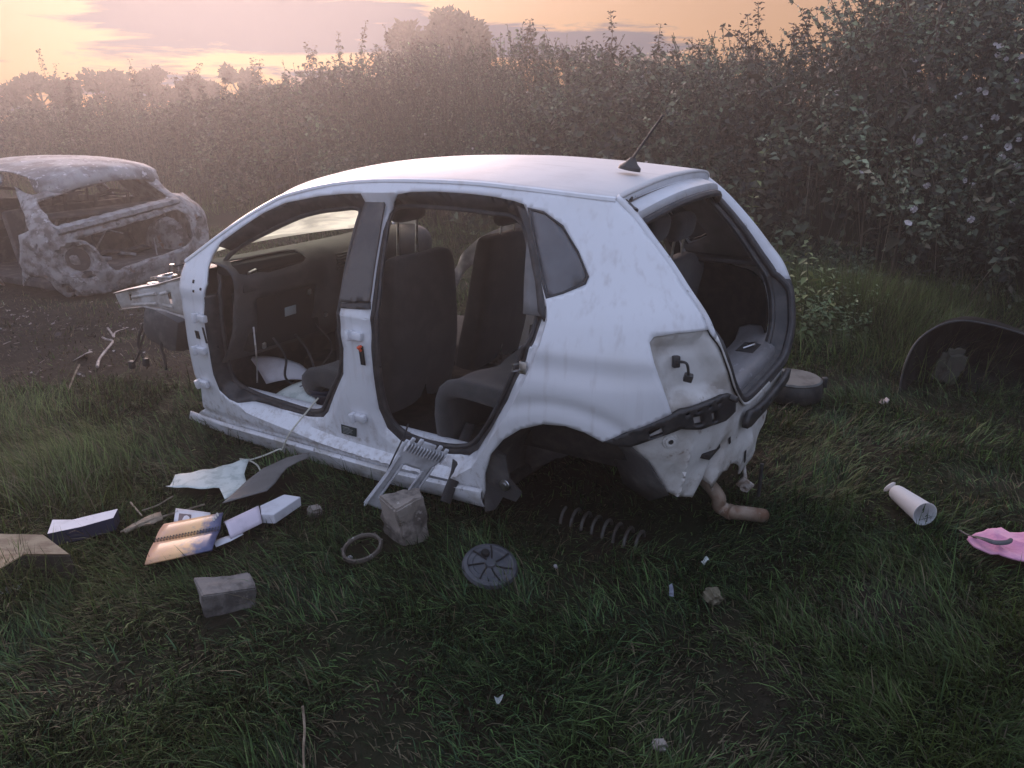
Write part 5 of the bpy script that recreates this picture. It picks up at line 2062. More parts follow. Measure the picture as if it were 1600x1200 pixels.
M['twig'] = material('dead_twig', (.22, .18, .13), .9, other=(.12, .09, .06), scale=30)
stick('bent_pipe', [(152, 573, .02), (156, 560, .02), (172, 540, .03), (176, 533, .03), (166, 530, .03), (160, 527, .03)], .010, M['strip'], 'bent pale pipe on the scorched earth before the burnt car', 'pipe')
stick('metal_strip', [(168, 512, .03), (174, 520, .04), (178, 527, .03), (180, 519, .03), (196, 513, .03)], .008, M['strip'], 'short forked strip of pale metal above the bent pipe', 'strip', flat=.5)
o = lying('metal_plate', [(106, 558), (122, 551), (136, 546), (146, 555), (135, 556), (118, 558)], lambda P: .03 + .03 * np.sin(P[:, 0] * 18), M['strip'], .003)
tag(o, 'flat bent pale metal plate left of the bent pipe', 'plate')
stick('dead_stick', [(124, 570, .05), (117, 585, .05), (106, 612, .03)], .006, M['twig'], 'pale stick lying in dead grass below the metal plate')
stick('dead_stick', [(473, 1104, .06), (476, 1140, .05), (474, 1175, .05), (477, 1230, .05)], .0040, M['twig'], 'thin straight dead stalk in the grass at the bottom edge')
stick('dead_stick', [(195, 832, .05), (230, 815, .06), (262, 805, .05), (320, 788, .04)], .006, M['twig'], 'long brown twig running behind the sunset calendar')
stick('dead_stick', [(204, 785, .06), (214, 797, .07), (222, 806, .06)], .004, M['wood'], 'short pale splinter sticking out beside the brown twig')
stick('dead_stick', [(222, 798, .05), (245, 790, .06), (262, 780, .07), (271, 775, .08)], .004, M['twig'], 'forked thin twig rising above the broken board')
o = lying('broken_board', [(188, 831), (205, 822), (225, 815), (252, 806), (255, 815), (240, 824), (215, 829)], lambda P: .045 + .01 * np.sin(P[:, 0] * 30), M['wood'], .006)
tag(o, 'broken strip of pale board in the grass left of the calendar', 'board')
p = ground(1048, 926, .05)
mb = MB()
mb.add([(0, 0, 0), (.009, .003, .014), (.004, .010, .030), (-.006, .006, .026), (-.005, .0, .010), (.010, -.006, -.012), (-.006, -.004, -.010)], [(0, 1, 2), (0, 2, 3), (0, 3, 4), (0, 5, 1), (0, 4, 6), (0, 6, 5)])
o = mb.build('foil_scrap', material('blue_grey_foil', (.22, .24, .30), .4, other=(.10, .11, .15), scale=60))
o.location = p
tag(o, 'small twisted blue-grey foil scrap in the grass', 'scrap')
o = lying('paper_scrap', [(772, 1090), (779, 1086), (787, 1090), (784, 1096), (776, 1097)], lambda P: .04 + .01 * np.sin(P[:, 0] * 200), M['print'], .001, .006)
tag(o, 'tiny white scrap alone in the foreground grass', 'scrap')
o = lying('paper_scrap', [(1095, 878), (1103, 876), (1108, 881), (1101, 884)], lambda P: .05 + .01 * np.sin(P[:, 0] * 200), M['printed'], .001, .006)
tag(o, 'tiny pale green scrap above the dry clod', 'scrap')
o = lying('metal_scrap', [(1374, 624), (1388, 620), (1391, 625), (1378, 629)], lambda P: .03 + .01 * np.sin(P[:, 0] * 200), M['strip'], .003, .01)
tag(o, 'little pale metal scrap beside the black shell', 'scrap')
# ================================================================== ground, bank and plants
def fnoise(x, y, seed, sc):
    """smooth cheap noise, about -1..1"""
    r = np.random.default_rng(seed)
    v = 0
    for k in range(7):
        a, ph = r.uniform(0, 2 * math.pi), r.uniform(0, 6.28)
        f = sc * r.uniform(.6, 1.7)
        v = v + np.sin((x * math.cos(a) + y * math.sin(a)) * f + ph + 1.3 * np.sin((x * math.sin(a) - y * math.cos(a)) * f * .7 + ph * 2))
    return v / 4.2


# foot of the weed bank in plan, from the right-hand side round to the far left, and the height of the growth above it
BASE = np.array([(6.2, -4.0), (5.4, 1.0), (4.7, 3.6), (4.05, 5.5), (3.65, 6.5), (2.9, 7.2), (1.8, 8.2), (.2, 9.4), (-1.6, 10.7), (-3.3, 11.6), (-4.4, 12.0), (-6.2, 12.8), (-9.5, 14.6), (-15.0, 17.5), (-26, 22)], float)
TOPH = np.array([2.8, 2.8, 2.8, 2.82, 2.76, 2.60, 2.28, 2.26, 2.38, 2.26, 1.72, 1.60, 1.48, 1.4, 1.4])
BQ = resample(BASE, .25, False)
_bs = np.concatenate([[0], np.cumsum(np.linalg.norm(np.diff(BASE, axis=0), axis=1))])
_qs = np.concatenate([[0], np.cumsum(np.linalg.norm(np.diff(BQ, axis=0), axis=1))])
BH = np.interp(_qs, _bs, TOPH)
_t = np.gradient(BQ, axis=0)
_t /= np.linalg.norm(_t, axis=1, keepdims=True)
BN = np.stack([_t[:, 1], -_t[:, 0]], 1)              # away from the camera side
if (BN[len(BN) // 2] @ np.array((0.5, 1.0))) < 0:
    BN = -BN


def bank_coord(x, y):
    """signed distance behind the bank's foot and the growth height there"""
    x, y = np.asarray(x, float), np.asarray(y, float)
    sh = x.shape
    P = np.stack([x.ravel(), y.ravel()], 1)
    d = np.empty(len(P))
    hh = np.empty(len(P))
    for a in range(0, len(P), 20000):
        q = P[a:a + 20000]
        D = ((q[:, None, :] - BQ[None, :, :]) ** 2).sum(2)
        i = D.argmin(1)
        d[a:a + 20000] = ((q - BQ[i]) * BN[i]).sum(1)
        hh[a:a + 20000] = BH[i]
    return d.reshape(sh), hh.reshape(sh)


# the scorched ground round the burnt car, and worn bare spots
SCORCH = [((-2.7, 5.35), (1.35, .95)), ((-4.3, 6.0), (1.9, 1.3)), ((-2.2, 5.0), (.9, .55))]
BARE = [(ground(530, 1010)[:2], .10), (ground(595, 1160)[:2], .16), (ground(1085, 1110)[:2], .20), (ground(1150, 1075)[:2], .12), (ground(610, 1010)[:2], .09), (ground(1135, 960)[:2], .07)]


def scorch(x, y):
    v = np.zeros_like(np.asarray(x, float))
    for (c, r) in SCORCH:
        v = np.maximum(v, 1.25 - np.sqrt(((x - c[0]) / r[0]) ** 2 + ((y - c[1]) / r[1]) ** 2))
    return np.clip(v * 2.2 + .35 * fnoise(x, y, 21, 4), 0, 1)


def gz(x, y):
    d, h = bank_coord(x, y)
    w = d + .25 * fnoise(np.asarray(x, float), np.asarray(y, float), 5, 1.1)
    rise = (h - .85) * (sstep(.0, 1.9, w) * .8 + .2 * sstep(1.2, 3.5, w)) * (1 - .75 * sstep(7, 16, w))
    return rise + .03 * scorch(np.asarray(x, float), np.asarray(y, float)) * fnoise(np.asarray(x, float), np.asarray(y, float), 12, 5.5) + .012 * fnoise(np.asarray(x, float), np.asarray(y, float), 9, 2.2) * sstep(0.3, 1.5, np.abs(y)) + .006 * fnoise(np.asarray(x, float), np.asarray(y, float), 10, 9)


def axis_pts(lo, a, b, hi, fine, n):
    L = a - (np.geomspace(1, 1 + a - lo, n) - 1)[::-1][:-1] if lo < a else np.array([])
    Rr = b + (np.geomspace(1, 1 + hi - b, n) - 1)[1:]
    return np.concatenate([L, np.arange(a, b + fine * .5, fine), Rr])


gx = axis_pts(-53, -11, 8, 53, .11, 26)
gy = axis_pts(-6, -2, 17, 26, .11, 16)
GX, GY = np.meshgrid(gx, gy)
GZ = gz(GX, GY)
nx, ny = len(gx), len(gy)
idx = np.arange(nx * ny).reshape(ny, nx)
quads = np.stack([idx[:-1, :-1], idx[:-1, 1:], idx[1:, 1:], idx[1:, :-1]], -1).reshape(-1, 4)


def fast_mesh(name, V, loops, sizes, mat, parent=None, smooth=True, colors=None):
    me = bpy.data.meshes.new(name)
    V = np.asarray(V, np.float32)
    loops = np.asarray(loops, np.int32)
    sizes = np.asarray(sizes, np.int32)
    me.vertices.add(len(V))
    me.vertices.foreach_set('co', V.ravel())
    me.loops.add(len(loops))
    me.loops.foreach_set('vertex_index', loops)
    me.polygons.add(len(sizes))
    me.polygons.foreach_set('loop_start', np.concatenate([[0], np.cumsum(sizes)[:-1]]).astype(np.int32))
    me.polygons.foreach_set('use_smooth', np.full(len(sizes), smooth))
    me.materials.append(mat)
    if colors is not None:
        at = me.attributes.new('tint', 'FLOAT_COLOR', 'POINT')
        at.data.foreach_set('color', np.concatenate([colors, np.ones((len(colors), 1))], 1).astype(np.float32).ravel())
    me.update(calc_edges=True)
    me.validate()
    return link(bpy.data.objects.new(name, me), parent)


def bare(x, y):
    v = np.zeros_like(np.asarray(x, float))
    for (c, r) in BARE:
        v = np.maximum(v, sstep(1.5, .6, np.hypot(x - c[0], y - c[1]) / r + .3 * fnoise(x, y, 23, 14)))
    return v


def soil_material():
    m = material('grassy_earth', (.013, .018, .008), 1.0, other=(.017, .014, .008), scale=2.2, lo=.4, hi=.62, bump=1.0, bscale=40, spec=.1,
                 dirt=[((.038, .029, .020), 9, .60, .74)])
    t = m.node_tree
    p = t.nodes['Principled BSDF']
    src = p.inputs['Base Color'].links[0].from_socket
    at = N(t, 'ShaderNodeAttribute')
    at.attribute_name = 'tint'
    mx = N(t, 'ShaderNodeMix', data_type='RGBA')
    sep = N(t, 'ShaderNodeSeparateColor')
    wire(t, at.outputs['Color'], sep.inputs[0])
    wire(t, sep.outputs[0], mx.inputs[0])
    wire(t, src, mx.inputs[6])
    # scorched earth: char with specks of ash
    tc = N(t, 'ShaderNodeTexCoord')
    nz = N(t, 'ShaderNodeTexNoise')
    nz.inputs['Scale'].default_value = 16
    nz.inputs['Detail'].default_value = 9
    nz.inputs['Roughness'].default_value = .7
    wire(t, tc.outputs['Object'], nz.inputs['Vector'])
    r = N(t, 'ShaderNodeValToRGB')
    els = r.color_ramp.elements
    while len(els) < 4:
        els.new(.5)
    for e, (pos, c) in zip(els, ((.3, (.014, .011, .009)), (.52, (.032, .025, .019)), (.66, (.055, .045, .036)), (.76, (.14, .12, .11)))):
        e.position, e.color = pos, (*c, 1)
    wire(t, nz.outputs[0], r.inputs[0])
    wire(t, r.outputs[0], mx.inputs[7])
    wire(t, mx.outputs[2], p.inputs['Base Color'])
    return m


sc = scorch(GX, GY).ravel()
gcol = np.stack([sc, bare(GX, GY).ravel(), sc * 0], 1)
ground_o = fast_mesh('ground', np.stack([GX.ravel(), GY.ravel(), GZ.ravel()], 1), quads.ravel(), np.full(len(quads), 4), soil_material(), None, True, gcol)
tag(ground_o, kind='structure')

M['grass'] = material('grass_blades', (.05, .06, .02), .65, attr='tint', spec=.25, trans=.25)
M['leafy'] = material('weed_leaves', (.05, .06, .02), .5, attr='tint', spec=.35, trans=.10)


def blades(name, P, H, W, az, lean, curl, col, mat, seg=3):
    """P (n,3) roots; H lengths; W widths; az lean direction; lean first tilt from upright; curl added tilt along the blade"""
    n = len(P)
    rows = []
    pos = P.copy()
    dirx, diry = np.cos(az), np.sin(az)
    sx, sy = -diry, dirx
    for k in range(seg + 1):
        w = W * (1 - (k / seg) ** 1.4) * .5
        if k < seg:
            rows += [pos - np.stack([sx * w, sy * w, 0 * w], 1), pos + np.stack([sx * w, sy * w, 0 * w], 1)]
        else:
            rows += [pos.copy()]
        th = lean + curl * (k + .5) / seg
        stp = H / seg
        pos = pos + np.stack([dirx * np.sin(th) * stp, diry * np.sin(th) * stp, np.maximum(np.cos(th), -.5) * stp], 1)
    nv = 2 * seg + 1
    V = np.stack(rows, 1).reshape(-1, 3)
    o = (np.arange(n) * nv)[:, None]
    fl = []
    for k in range(seg - 1):
        fl.append(o + np.array([2 * k, 2 * k + 1, 2 * k + 3, 2 * k + 2]))
    q = np.stack(fl, 1).reshape(n, -1)
    t = o + np.array([2 * seg - 2, 2 * seg - 1, 2 * seg])
    loops = np.concatenate([q, t], 1).ravel()
    sizes = np.tile(np.array([4] * (seg - 1) + [3]), n)
    C = np.repeat(col, nv, axis=0)
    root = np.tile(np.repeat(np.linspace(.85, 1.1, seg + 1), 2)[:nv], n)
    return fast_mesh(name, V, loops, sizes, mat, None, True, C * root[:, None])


# footprints that keep the grass down
def foot(px, z=.03):
    return np.array([ground(*p, z)[:2] for p in px])


KEEP = [foot([(534, 875), (540, 848), (580, 834), (600, 842), (592, 868), (556, 884)]), foot([(262, 768), (272, 742), (391, 720), (392, 758), (352, 788), (340, 768)]), foot([(350, 792), (389, 757), (449, 731), (486, 728), (432, 778), (389, 790)]),
        foot([(404, 794), (444, 772), (472, 778), (428, 808)]), foot([(349, 822), (404, 793), (411, 816), (360, 840)]), foot([(226, 886), (257, 817), (350, 799), (333, 864)]),
        foot([(73, 838), (82, 811), (184, 794), (177, 812)]), foot([(-80, 985), (-80, 832), (70, 834), (118, 866), (112, 905), (60, 960)]), foot([(592, 862), (600, 780), (670, 800), (672, 850)]),
        foot([(722, 895), (735, 858), (790, 852), (808, 880), (775, 914)]), foot([(1506, 855), (1560, 832), (1650, 838), (1660, 890), (1604, 893), (1545, 876)]), foot([(302, 960), (330, 918), (395, 935), (392, 968), (330, 988)]),
        foot([(1378, 762), (1400, 760), (1452, 790), (1430, 812)]), foot([(274, 797), (329, 803), (328, 817), (272, 817)])]
carq = np.array([(CAR_M @ Vector(q)).to_tuple()[:2] for q in ((.45, -.66, 0), (2.9, -.55, 0), (2.9, .6, 0), (.2, .66, 0), (.2, -.3, 0))])
burq = np.array([(BUR_M @ Vector(q)).to_tuple()[:2] for q in ((-3.2, -.75, 0), (.02, -.75, 0), (.02, .75, 0), (-3.2, .75, 0))])


KEEP = [f.mean(0) + (f - f.mean(0)) * .84 for f in KEEP]


def keepout(P):
    k = np.zeros(len(P), bool)
    for f in KEEP:
        k |= inpoly(P, f)
    return k


def make_grass():
    r = np.random.default_rng(11)
    n = 760000
    # density falls off with distance from where people stand
    y = .75 + 9.5 * r.random(n) ** 1.55
    x = (r.random(n) * 2 - 1) * (1.3 + .95 * y)
    d = np.hypot(x, y)
    bc, _ = bank_coord(x, y)
    keep = bc < .45
    k1 = inpoly(np.stack([x, y], 1), carq)
    keep &= ~(k1 & (r.random(n) < .6)) & ~inpoly(np.stack([x, y], 1), burq)
    keep &= ~keepout(np.stack([x, y], 1))
    s = scorch(x, y)
    b = bare(x, y)
    keep &= r.random(n) > np.clip(s * .9, 0, .66)
    keep &= r.random(n) > b * .62
    cl = fnoise(x, y, 31, 5.5)
    cl2 = fnoise(x, y, 33, 15)
    thin = fnoise(x, y, 37, 2.4)
    keep &= r.random(n) < np.clip(.78 + .25 * cl + .2 * cl2 + .12 * thin, .42, 1)
    x, y, s, b, cl, cl2, d, k1, thin = [q[keep] for q in (x, y, s, b, cl, cl2, d, k1, thin)]
    n = len(x)
    P = np.stack([x, y, gz(x, y) - .004], 1)
    tuft = np.clip(.5 + .5 * cl2 + .3 * cl, 0, 1)
    left = sstep(-1.2, -2.4, x) * sstep(4.2, 3.0, y)          # lusher growth on the left
    H = (.036 + .064 * r.random(n) ** 1.4) * (.75 + .6 * tuft) * (1 + .5 * left) * (1 - .45 * s) * (1 - .4 * b)
    H = np.where(r.random(n) < .03, H * 1.9, H)
    H = np.where(k1, H * .6, H)
    W = (.0030 + .0034 * r.random(n)) * (1 + .10 * np.clip(d - 2.0, 0, 6))
    az = 2.2 * fnoise(x, y, 41, 4.5) + 1.0 * fnoise(x, y, 43, 17) + r.normal(0, .75, n) + 4.2
    lean = np.clip(.55 + .35 * r.normal(size=n) + .25 * (1 - tuft), .05, 1.5)
    curl = np.clip(.7 + .5 * r.normal(size=n), -.2, 2.0)
    G = np.array([(.034, .066, .020), (.044, .080, .024), (.056, .086, .030), (.030, .058, .026)])
    col = G[r.integers(0, 4, n)] * (.32 + 2.9 * r.random((n, 1)) ** 2.6)
    yel = np.clip(.35 * fnoise(x, y, 47, 1.6) + .35 * fnoise(x, y, 49, 6) + .5 * left, 0, 1)[:, None]
    col = col * (1 - yel) + np.array((.090, .112, .026)) * yel * (.5 + .9 * r.random((n, 1)))
    dry = (r.random(n) < (.05 + .10 * np.clip(-thin, 0, 1) + .55 * s + .4 * b))[:, None]
    col = np.where(dry, np.array((.17, .14, .085)) * (.35 + .95 * r.random((n, 1)) ** 1.7), col)
    broad = r.random(n) < .035
    W = np.where(broad, .008 + .007 * r.random(n), W)
    H = np.where(broad, H * .7, H)
    lean = np.where(broad, 1.25, lean)
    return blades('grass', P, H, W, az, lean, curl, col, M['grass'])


tag(make_grass(), 'short matted grass with dry straw among it', 'grass', kind='stuff')


def make_tall_grass():
    """longer, paler grass at the foot of the bank, and a lush tuft at the left edge"""
    r = np.random.default_rng(17)
    n = 26000
    i = r.integers(0, len(BQ), n)
    off = r.normal(.12, .30, n)
    P2 = BQ[i] + BN[i] * off[:, None] + _t[i] * r.uniform(-.13, .13, (n, 1))
    keep = (P2[:, 1] > 1.0) & (P2[:, 1] < 16) & (P2[:, 0] > -9)
    P2 = P2[keep]
    n1 = len(P2)
    lush = np.concatenate([np.stack([r.normal(2.55, .34, 9000), r.normal(5.5, .45, 9000)], 1), np.stack([r.normal(2.9, .38, 8000), r.normal(6.1, .42, 8000)], 1), np.stack([r.normal(2.15, .22, 3500), r.normal(5.9, .4, 3500)], 1)])
    P2 = np.concatenate([P2, lush])
    n1 = len(P2)
    a = np.concatenate([np.stack([r.normal(-2.02, .13, 2600), r.normal(3.15, .16, 2600)], 1), np.stack([r.normal(-1.75, .10, 1200), r.normal(2.25, .10, 1200)], 1), np.stack([r.normal(-2.6, .2, 1400), r.normal(3.6, .2, 1400)], 1)])
    P2 = np.concatenate([P2, a])
    n = len(P2)
    x, y = P2[:, 0], P2[:, 1]
    cl = fnoise(x, y, 51, 3.0)
    H = (.16 + .30 * r.random(n)) * (.8 + .5 * np.clip(cl, -.6, 1))
    H[n1:] = (.10 + .16 * r.random(n - n1))
    W = .003 + .004 * r.random(n)
    W[n1:] *= .8
    az = 2.5 * fnoise(x, y, 53, 3.0) + r.normal(0, .7, n) - 2.0
    lean = np.clip(.25 + .25 * r.normal(size=n), 0, 1.2)
    curl = np.clip(.9 + .5 * r.normal(size=n), 0, 2.2)
    col = np.array((.125, .175, .058)) * (.25 + 1.4 * r.random((n, 1)) ** 1.5)
    col[r.random(n) < .15] = (.16, .135, .085)
    P = np.stack([x, y, gz(x, y) - .01], 1)
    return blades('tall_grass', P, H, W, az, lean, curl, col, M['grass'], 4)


tag(make_tall_grass(), 'longer arching grass along the foot of the weed bank and at the left edge', 'grass', kind='stuff')


def leaf_cards(C, D, L, Wd, Nn, col):
    """pointed, folded leaves: C base, D direction, L length, Wd width, Nn up-ish normal -> verts, loops, sizes, colours"""
    n = len(C)
    S = np.cross(D, Nn)
    S /= np.maximum(np.linalg.norm(S, axis=1, keepdims=True), 1e-6)
    U = np.cross(S, D)
    L_, W_ = L[:, None], Wd[:, None]
    v0 = C
    v1 = C + D * L_ * .42 + S * W_ * .5 + U * W_ * .16
    v2 = C + D * L_ - U * L_ * .12
    v3 = C + D * L_ * .42 - S * W_ * .5 + U * W_ * .16
    V = np.stack([v0, v1, v2, v3], 1).reshape(-1, 3)
    o = (np.arange(n) * 4)[:, None]
    loops = np.concatenate([o + np.array([0, 1, 2]), o + np.array([0, 2, 3])], 1).ravel()
    return V, loops, np.full(2 * n, 3), np.repeat(col, 4, 0)


def unit(v):
    return v / np.maximum(np.linalg.norm(v, axis=1, keepdims=True), 1e-9)


def make_undergrowth():
    r = np.random.default_rng(23)
    Vs, Ls, Ss, Cs = [], [], [], []
    off = 0

    def push(V, loops, sizes, col):
        nonlocal off
        Vs.append(V)
        Ls.append(loops + off)
        Ss.append(sizes)
        Cs.append(col)
        off += len(V)
    n = 9500
    w = np.interp(BQ[:, 0], [-26, -12, -7, 0, 3, 6], [.15, .5, 1, 1, 1.3, .9])
    i = r.choice(len(BQ), n, p=w / w.sum())
    t = r.random(n) ** .8 * 2.7
    lump = fnoise(_qs[i], 0 * _qs[i] + 3.0, 91, 1.5) + .5 * fnoise(_qs[i], 0 * _qs[i], 92, 3.6)
    P2 = BQ[i] + BN[i] * (t + .30 * lump)[:, None] + _t[i] * r.uniform(-.13, .13, (n, 1))
    x, y = P2[:, 0], P2[:, 1]
    z = gz(x, y)
    hh = BH[i] - .10 * lump
    right = sstep(-1.5, 2.5, x)
    top = hh * (1 - .62 * sstep(1.1, -.05, t + .3 * fnoise(x, y, 61, 2.5))) + .24 * fnoise(x, y, 63, 1.5) + .16 * fnoise(x, y, 64, 4.0) + .10 * r.normal(size=n) - .08
    Hs = np.clip(top - z, .22, 1.5)
    patch = fnoise(x, y, 67, 1.3)
    out = -BN[i]
    az = np.arctan2(out[:, 1], out[:, 0]) + r.normal(0, 1.5, n)
    lean = np.clip(.30 + .30 * r.normal(size=n) + .25 * right, 0, 1.1)
    # stems
    hol = np.hypot((x - 2.70) / .75, (y - 7.05) / .6) < 1        # a dark hollow under the growth
    Hs = np.where(hol, .12, Hs)
    seg = 4
    pos = np.stack([x, y, z - .03], 1)
    pts = [pos]
    for k in range(seg):
        th = lean * (.3 + 1.2 * k / seg)
        pos = pos + np.stack([np.cos(az) * np.sin(th), np.sin(az) * np.sin(th), np.cos(th)], 1) * (Hs / seg)[:, None]
        pts.append(pos)
    pts = np.stack(pts, 1)
    sw = .0022 + .0022 * r.random(n)
    sd = np.stack([np.sin(az + 1.2), -np.cos(az + 1.2), 0 * az], 1)
    Vt = np.stack([pts - sd[:, None, :] * sw[:, None, None], pts + sd[:, None, :] * sw[:, None, None]], 2).reshape(-1, 3)
    o = (np.arange(n) * 2 * (seg + 1))[:, None]
    lp = np.concatenate([o + np.array([2 * k, 2 * k + 1, 2 * k + 3, 2 * k + 2]) for k in range(seg)], 1).ravel()
    drystem = (r.random(n) < .12)[:, None]
    sc_ = np.where(drystem, np.array((.10, .078, .050)), np.array((.034, .032, .018))) * (.6 + .7 * r.random((n, 1)))
    push(Vt, lp, np.full(n * seg, 4), np.repeat(sc_, 2 * (seg + 1), 0))
    # leaves along the stems
    m = 58
    f = r.random((n, m)) ** .75
    k = np.minimum((f * seg).astype(int), seg - 1)
    fr = f * seg - k
    ar = np.arange(n)[:, None]
    C = pts[ar, k] * (1 - fr[..., None]) + pts[ar, k + 1] * fr[..., None]
    keep = r.random((n, m)) < np.clip(.75 + .5 * patch + .2 * right, .18, 1)[:, None]
    aa = r.uniform(0, 2 * math.pi, (n, m))
    el = r.normal(.05, .5, (n, m)) - .25 * (1 - f)
    D = np.stack([np.cos(aa) * np.cos(el), np.sin(aa) * np.cos(el), np.sin(el)], -1)
    L = (.034 + .080 * r.random((n, m)) ** 1.6) * (1.2 - .50 * f) * (1 + .22 * right[:, None])
    kind = (fnoise(x, y, 71, 2.2) + .5 * r.normal(size=n))
    base = np.where((kind > .45)[:, None], np.array((.062, .062, .043)), np.where((kind < -.5)[:, None], np.array((.058, .080, .042)), np.array((.050, .063, .036))))
    base = base * (1 - .6 * right[:, None]) + np.array((.080, .104, .062)) * .6 * right[:, None]
    col = base[:, None, :] * (.22 + 2.3 * r.random((n, m, 1)) ** 2.2)
    pale = r.random((n, m, 1)) < .05
    col = np.where(pale, np.array((.13, .115, .075)), col)
    sa = _qs[i][:, None] + 0 * f
    clump = fnoise(sa, C[..., 2] * 1.3, 75, 2.6) + .6 * fnoise(sa, C[..., 2] * 1.2, 76, 6.5)
    keep &= clump > -.62 + .35 * r.normal(size=clump.shape)
    col = col * np.clip(1.0 + .75 * clump, .35, 2.0)[..., None] * np.clip(1 - .35 * lump + .3 * patch, .5, 1.7)[:, None, None]
    L = L * np.clip(1 + .5 * fnoise(sa, C[..., 2], 77, 1.4), .55, 1.6)
    keep = keep.ravel()
    C, D, L, col = C.reshape(-1, 3)[keep], D.reshape(-1, 3)[keep], L.ravel()[keep], col.reshape(-1, 3)[keep]
    ob = np.repeat(np.concatenate([out, 0 * out[:, :1]], 1), m, axis=0)[keep]
    up = unit(np.array((0, 0, .55)) + .65 * ob + .45 * r.normal(size=C.shape))
    push(*leaf_cards(C, unit(D), L, L * (.42 + .3 * r.random(len(L))), up, col))
    # long dry grass and seeding stalks through the growth, most on the left
    n2 = 8500
    w2 = np.interp(BQ[:, 0], [-26, -12, -7, 0, 3, 6], [.3, .8, 1.9, 1.5, .35, .25])
    i = r.choice(len(BQ), n2, p=w2 / w2.sum())
    t = r.random(n2) * 2.4
    P2 = BQ[i] + BN[i] * t[:, None] + _t[i] * r.uniform(-.13, .13, (n2, 1))
    x, y = P2[:, 0], P2[:, 1]
    z = gz(x, y)
    H = np.clip(BH[i] * (.55 + .5 * r.random(n2)) * (1 - .5 * sstep(.9, 0, t)) - z, .25, 1.5)
    az = r.uniform(0, 6.28, n2)
    th = np.clip(np.abs(.14 + .22 * r.normal(size=n2)), 0, .8)
    p0 = np.stack([x, y, z - .02], 1)
    mid = p0 + np.stack([np.cos(az) * np.sin(th), np.sin(az) * np.sin(th), np.cos(th)], 1) * (H * .6)[:, None]
    tip = mid + np.stack([np.cos(az) * np.sin(th * 2.6), np.sin(az) * np.sin(th * 2.6), np.cos(th * 2.6)], 1) * (H * .4)[:, None]
    sd = np.stack([np.cos(az * 1.7), np.sin(az * 1.7), 0 * az], 1) * (.0018 + .0020 * r.random((n2, 1)))
    V = np.stack([p0 - sd, p0 + sd, mid - sd, mid + sd, tip], 1).reshape(-1, 3)
    o = (np.arange(n2) * 5)[:, None]
    lp = np.concatenate([o + np.array([0, 1, 3, 2]), o + np.array([2, 3, 4])], 1).ravel()
    col = np.where((fnoise(x, y, 81, 1.6) + .5 * r.normal(size=n2) > -.1)[:, None], np.array((.17, .14, .10)), np.array((.062, .058, .030))) * (.6 + .7 * r.random((n2, 1)))
    push(V, lp, np.tile([4, 3], n2), np.repeat(col, 5, 0))
    return fast_mesh('undergrowth', np.concatenate(Vs), np.concatenate(Ls), np.concatenate(Ss), M['leafy'], None, True, np.concatenate(Cs))


tag(make_undergrowth(), 'dense tangle of weeds, nettles and dry stems covering the bank', 'weeds', kind='stuff')


def on_bank(px, py, lift=.5):
    """where a line of sight meets the face of the growth"""
    d = ray(px, py)
    ts = np.linspace(4, 30, 260)
    Q = CAMP + ts[:, None] * d
    s = gz(Q[:, 0], Q[:, 1]) + lift
    dd, _ = bank_coord(Q[:, 0], Q[:, 1])
    k = np.where((Q[:, 2] < s) & (dd > -.1))[0]
    return Q[k[0]] if len(k) else None


# ---- single plants
def plant_meshes(seed, h, pairs, leaf, col, stemcol, seedhead=0.0, droop=.3, lean=.12, seedcol=(.075, .045, .030), leaf_from=.12):
    """a tall weed: stem, leaf pairs and, for docks, clusters of seed along the top"""
    r = np.random.default_rng(seed)
    K = 9
    az = r.uniform(0, 6.28)
    pts = [np.zeros(3)]
    for k in range(K):
        th = lean * (.2 + 1.6 * (k / K) ** 2) + .05 * r.normal()
        pts.append(pts[-1] + np.array((math.cos(az) * math.sin(th), math.sin(az) * math.sin(th), math.cos(th))) * h / K)
    pts = np.array(pts)
    at = lambda f: np.array([np.interp(f * K, np.arange(K + 1), pts[:, c]) for c in range(3)])
    st = MB()
    st.tube([tuple(p) for p in pts], [.0065 * (1 - .75 * k / K) * (h ** .5) for k in range(K + 1)], n=6)
    lv = []
    for k in range(pairs):
        f = leaf_from + (.97 - leaf_from) * (k + .5) / pairs
        a0 = k * 1.57 + r.normal() * .3
        for s in (0, math.pi):
            a = a0 + s + r.normal() * .25
            el = .35 - droop + .3 * r.normal()
            lv.append((at(f), (math.cos(a) * math.cos(el), math.sin(a) * math.cos(el), math.sin(el)), leaf * (1.25 - .8 * f) * r.uniform(.7, 1.2)))
    sd = []
    if seedhead:
        for k in range(int(230 * seedhead)):
            f = 1 - seedhead * r.random() ** .9
            a, el = r.uniform(0, 6.28), r.uniform(-.5, .8)
            ln = .05 * (1.25 - f) / seedhead * .5 + .012
            sd.append((at(f) + np.array((math.cos(a), math.sin(a), .3)) * ln * r.random(), (math.cos(a) * math.cos(el), math.sin(a) * math.cos(el), math.sin(el)), r.uniform(.020, .042)))
    out = [('stem', st)]
    parts = []
    for nm, arr, wd, c in (('foliage', lv, .5, col), ('seed_head', sd, .8, seedcol)):
        if not arr:
            continue
        C = np.array([q[0] for q in arr])
        D = unit(np.array([q[1] for q in arr]))
        L = np.array([q[2] for q in arr])
        up = unit(np.array((0, 0, 1.0)) + .35 * r.normal(size=C.shape))
        cc = np.array(c) * (.7 + .6 * r.random((len(C), 1)))
        parts.append(leaf_cards(C, D, L, L * wd, up, cc))
    o = np.cumsum([0] + [len(q[0]) for q in parts])
    out.append(('foliage', (np.concatenate([q[0] for q in parts]), np.concatenate([q[1] + k for q, k in zip(parts, o)]), np.concatenate([q[2] for q in parts]), np.concatenate([q[3] for q in parts]))))
    return out


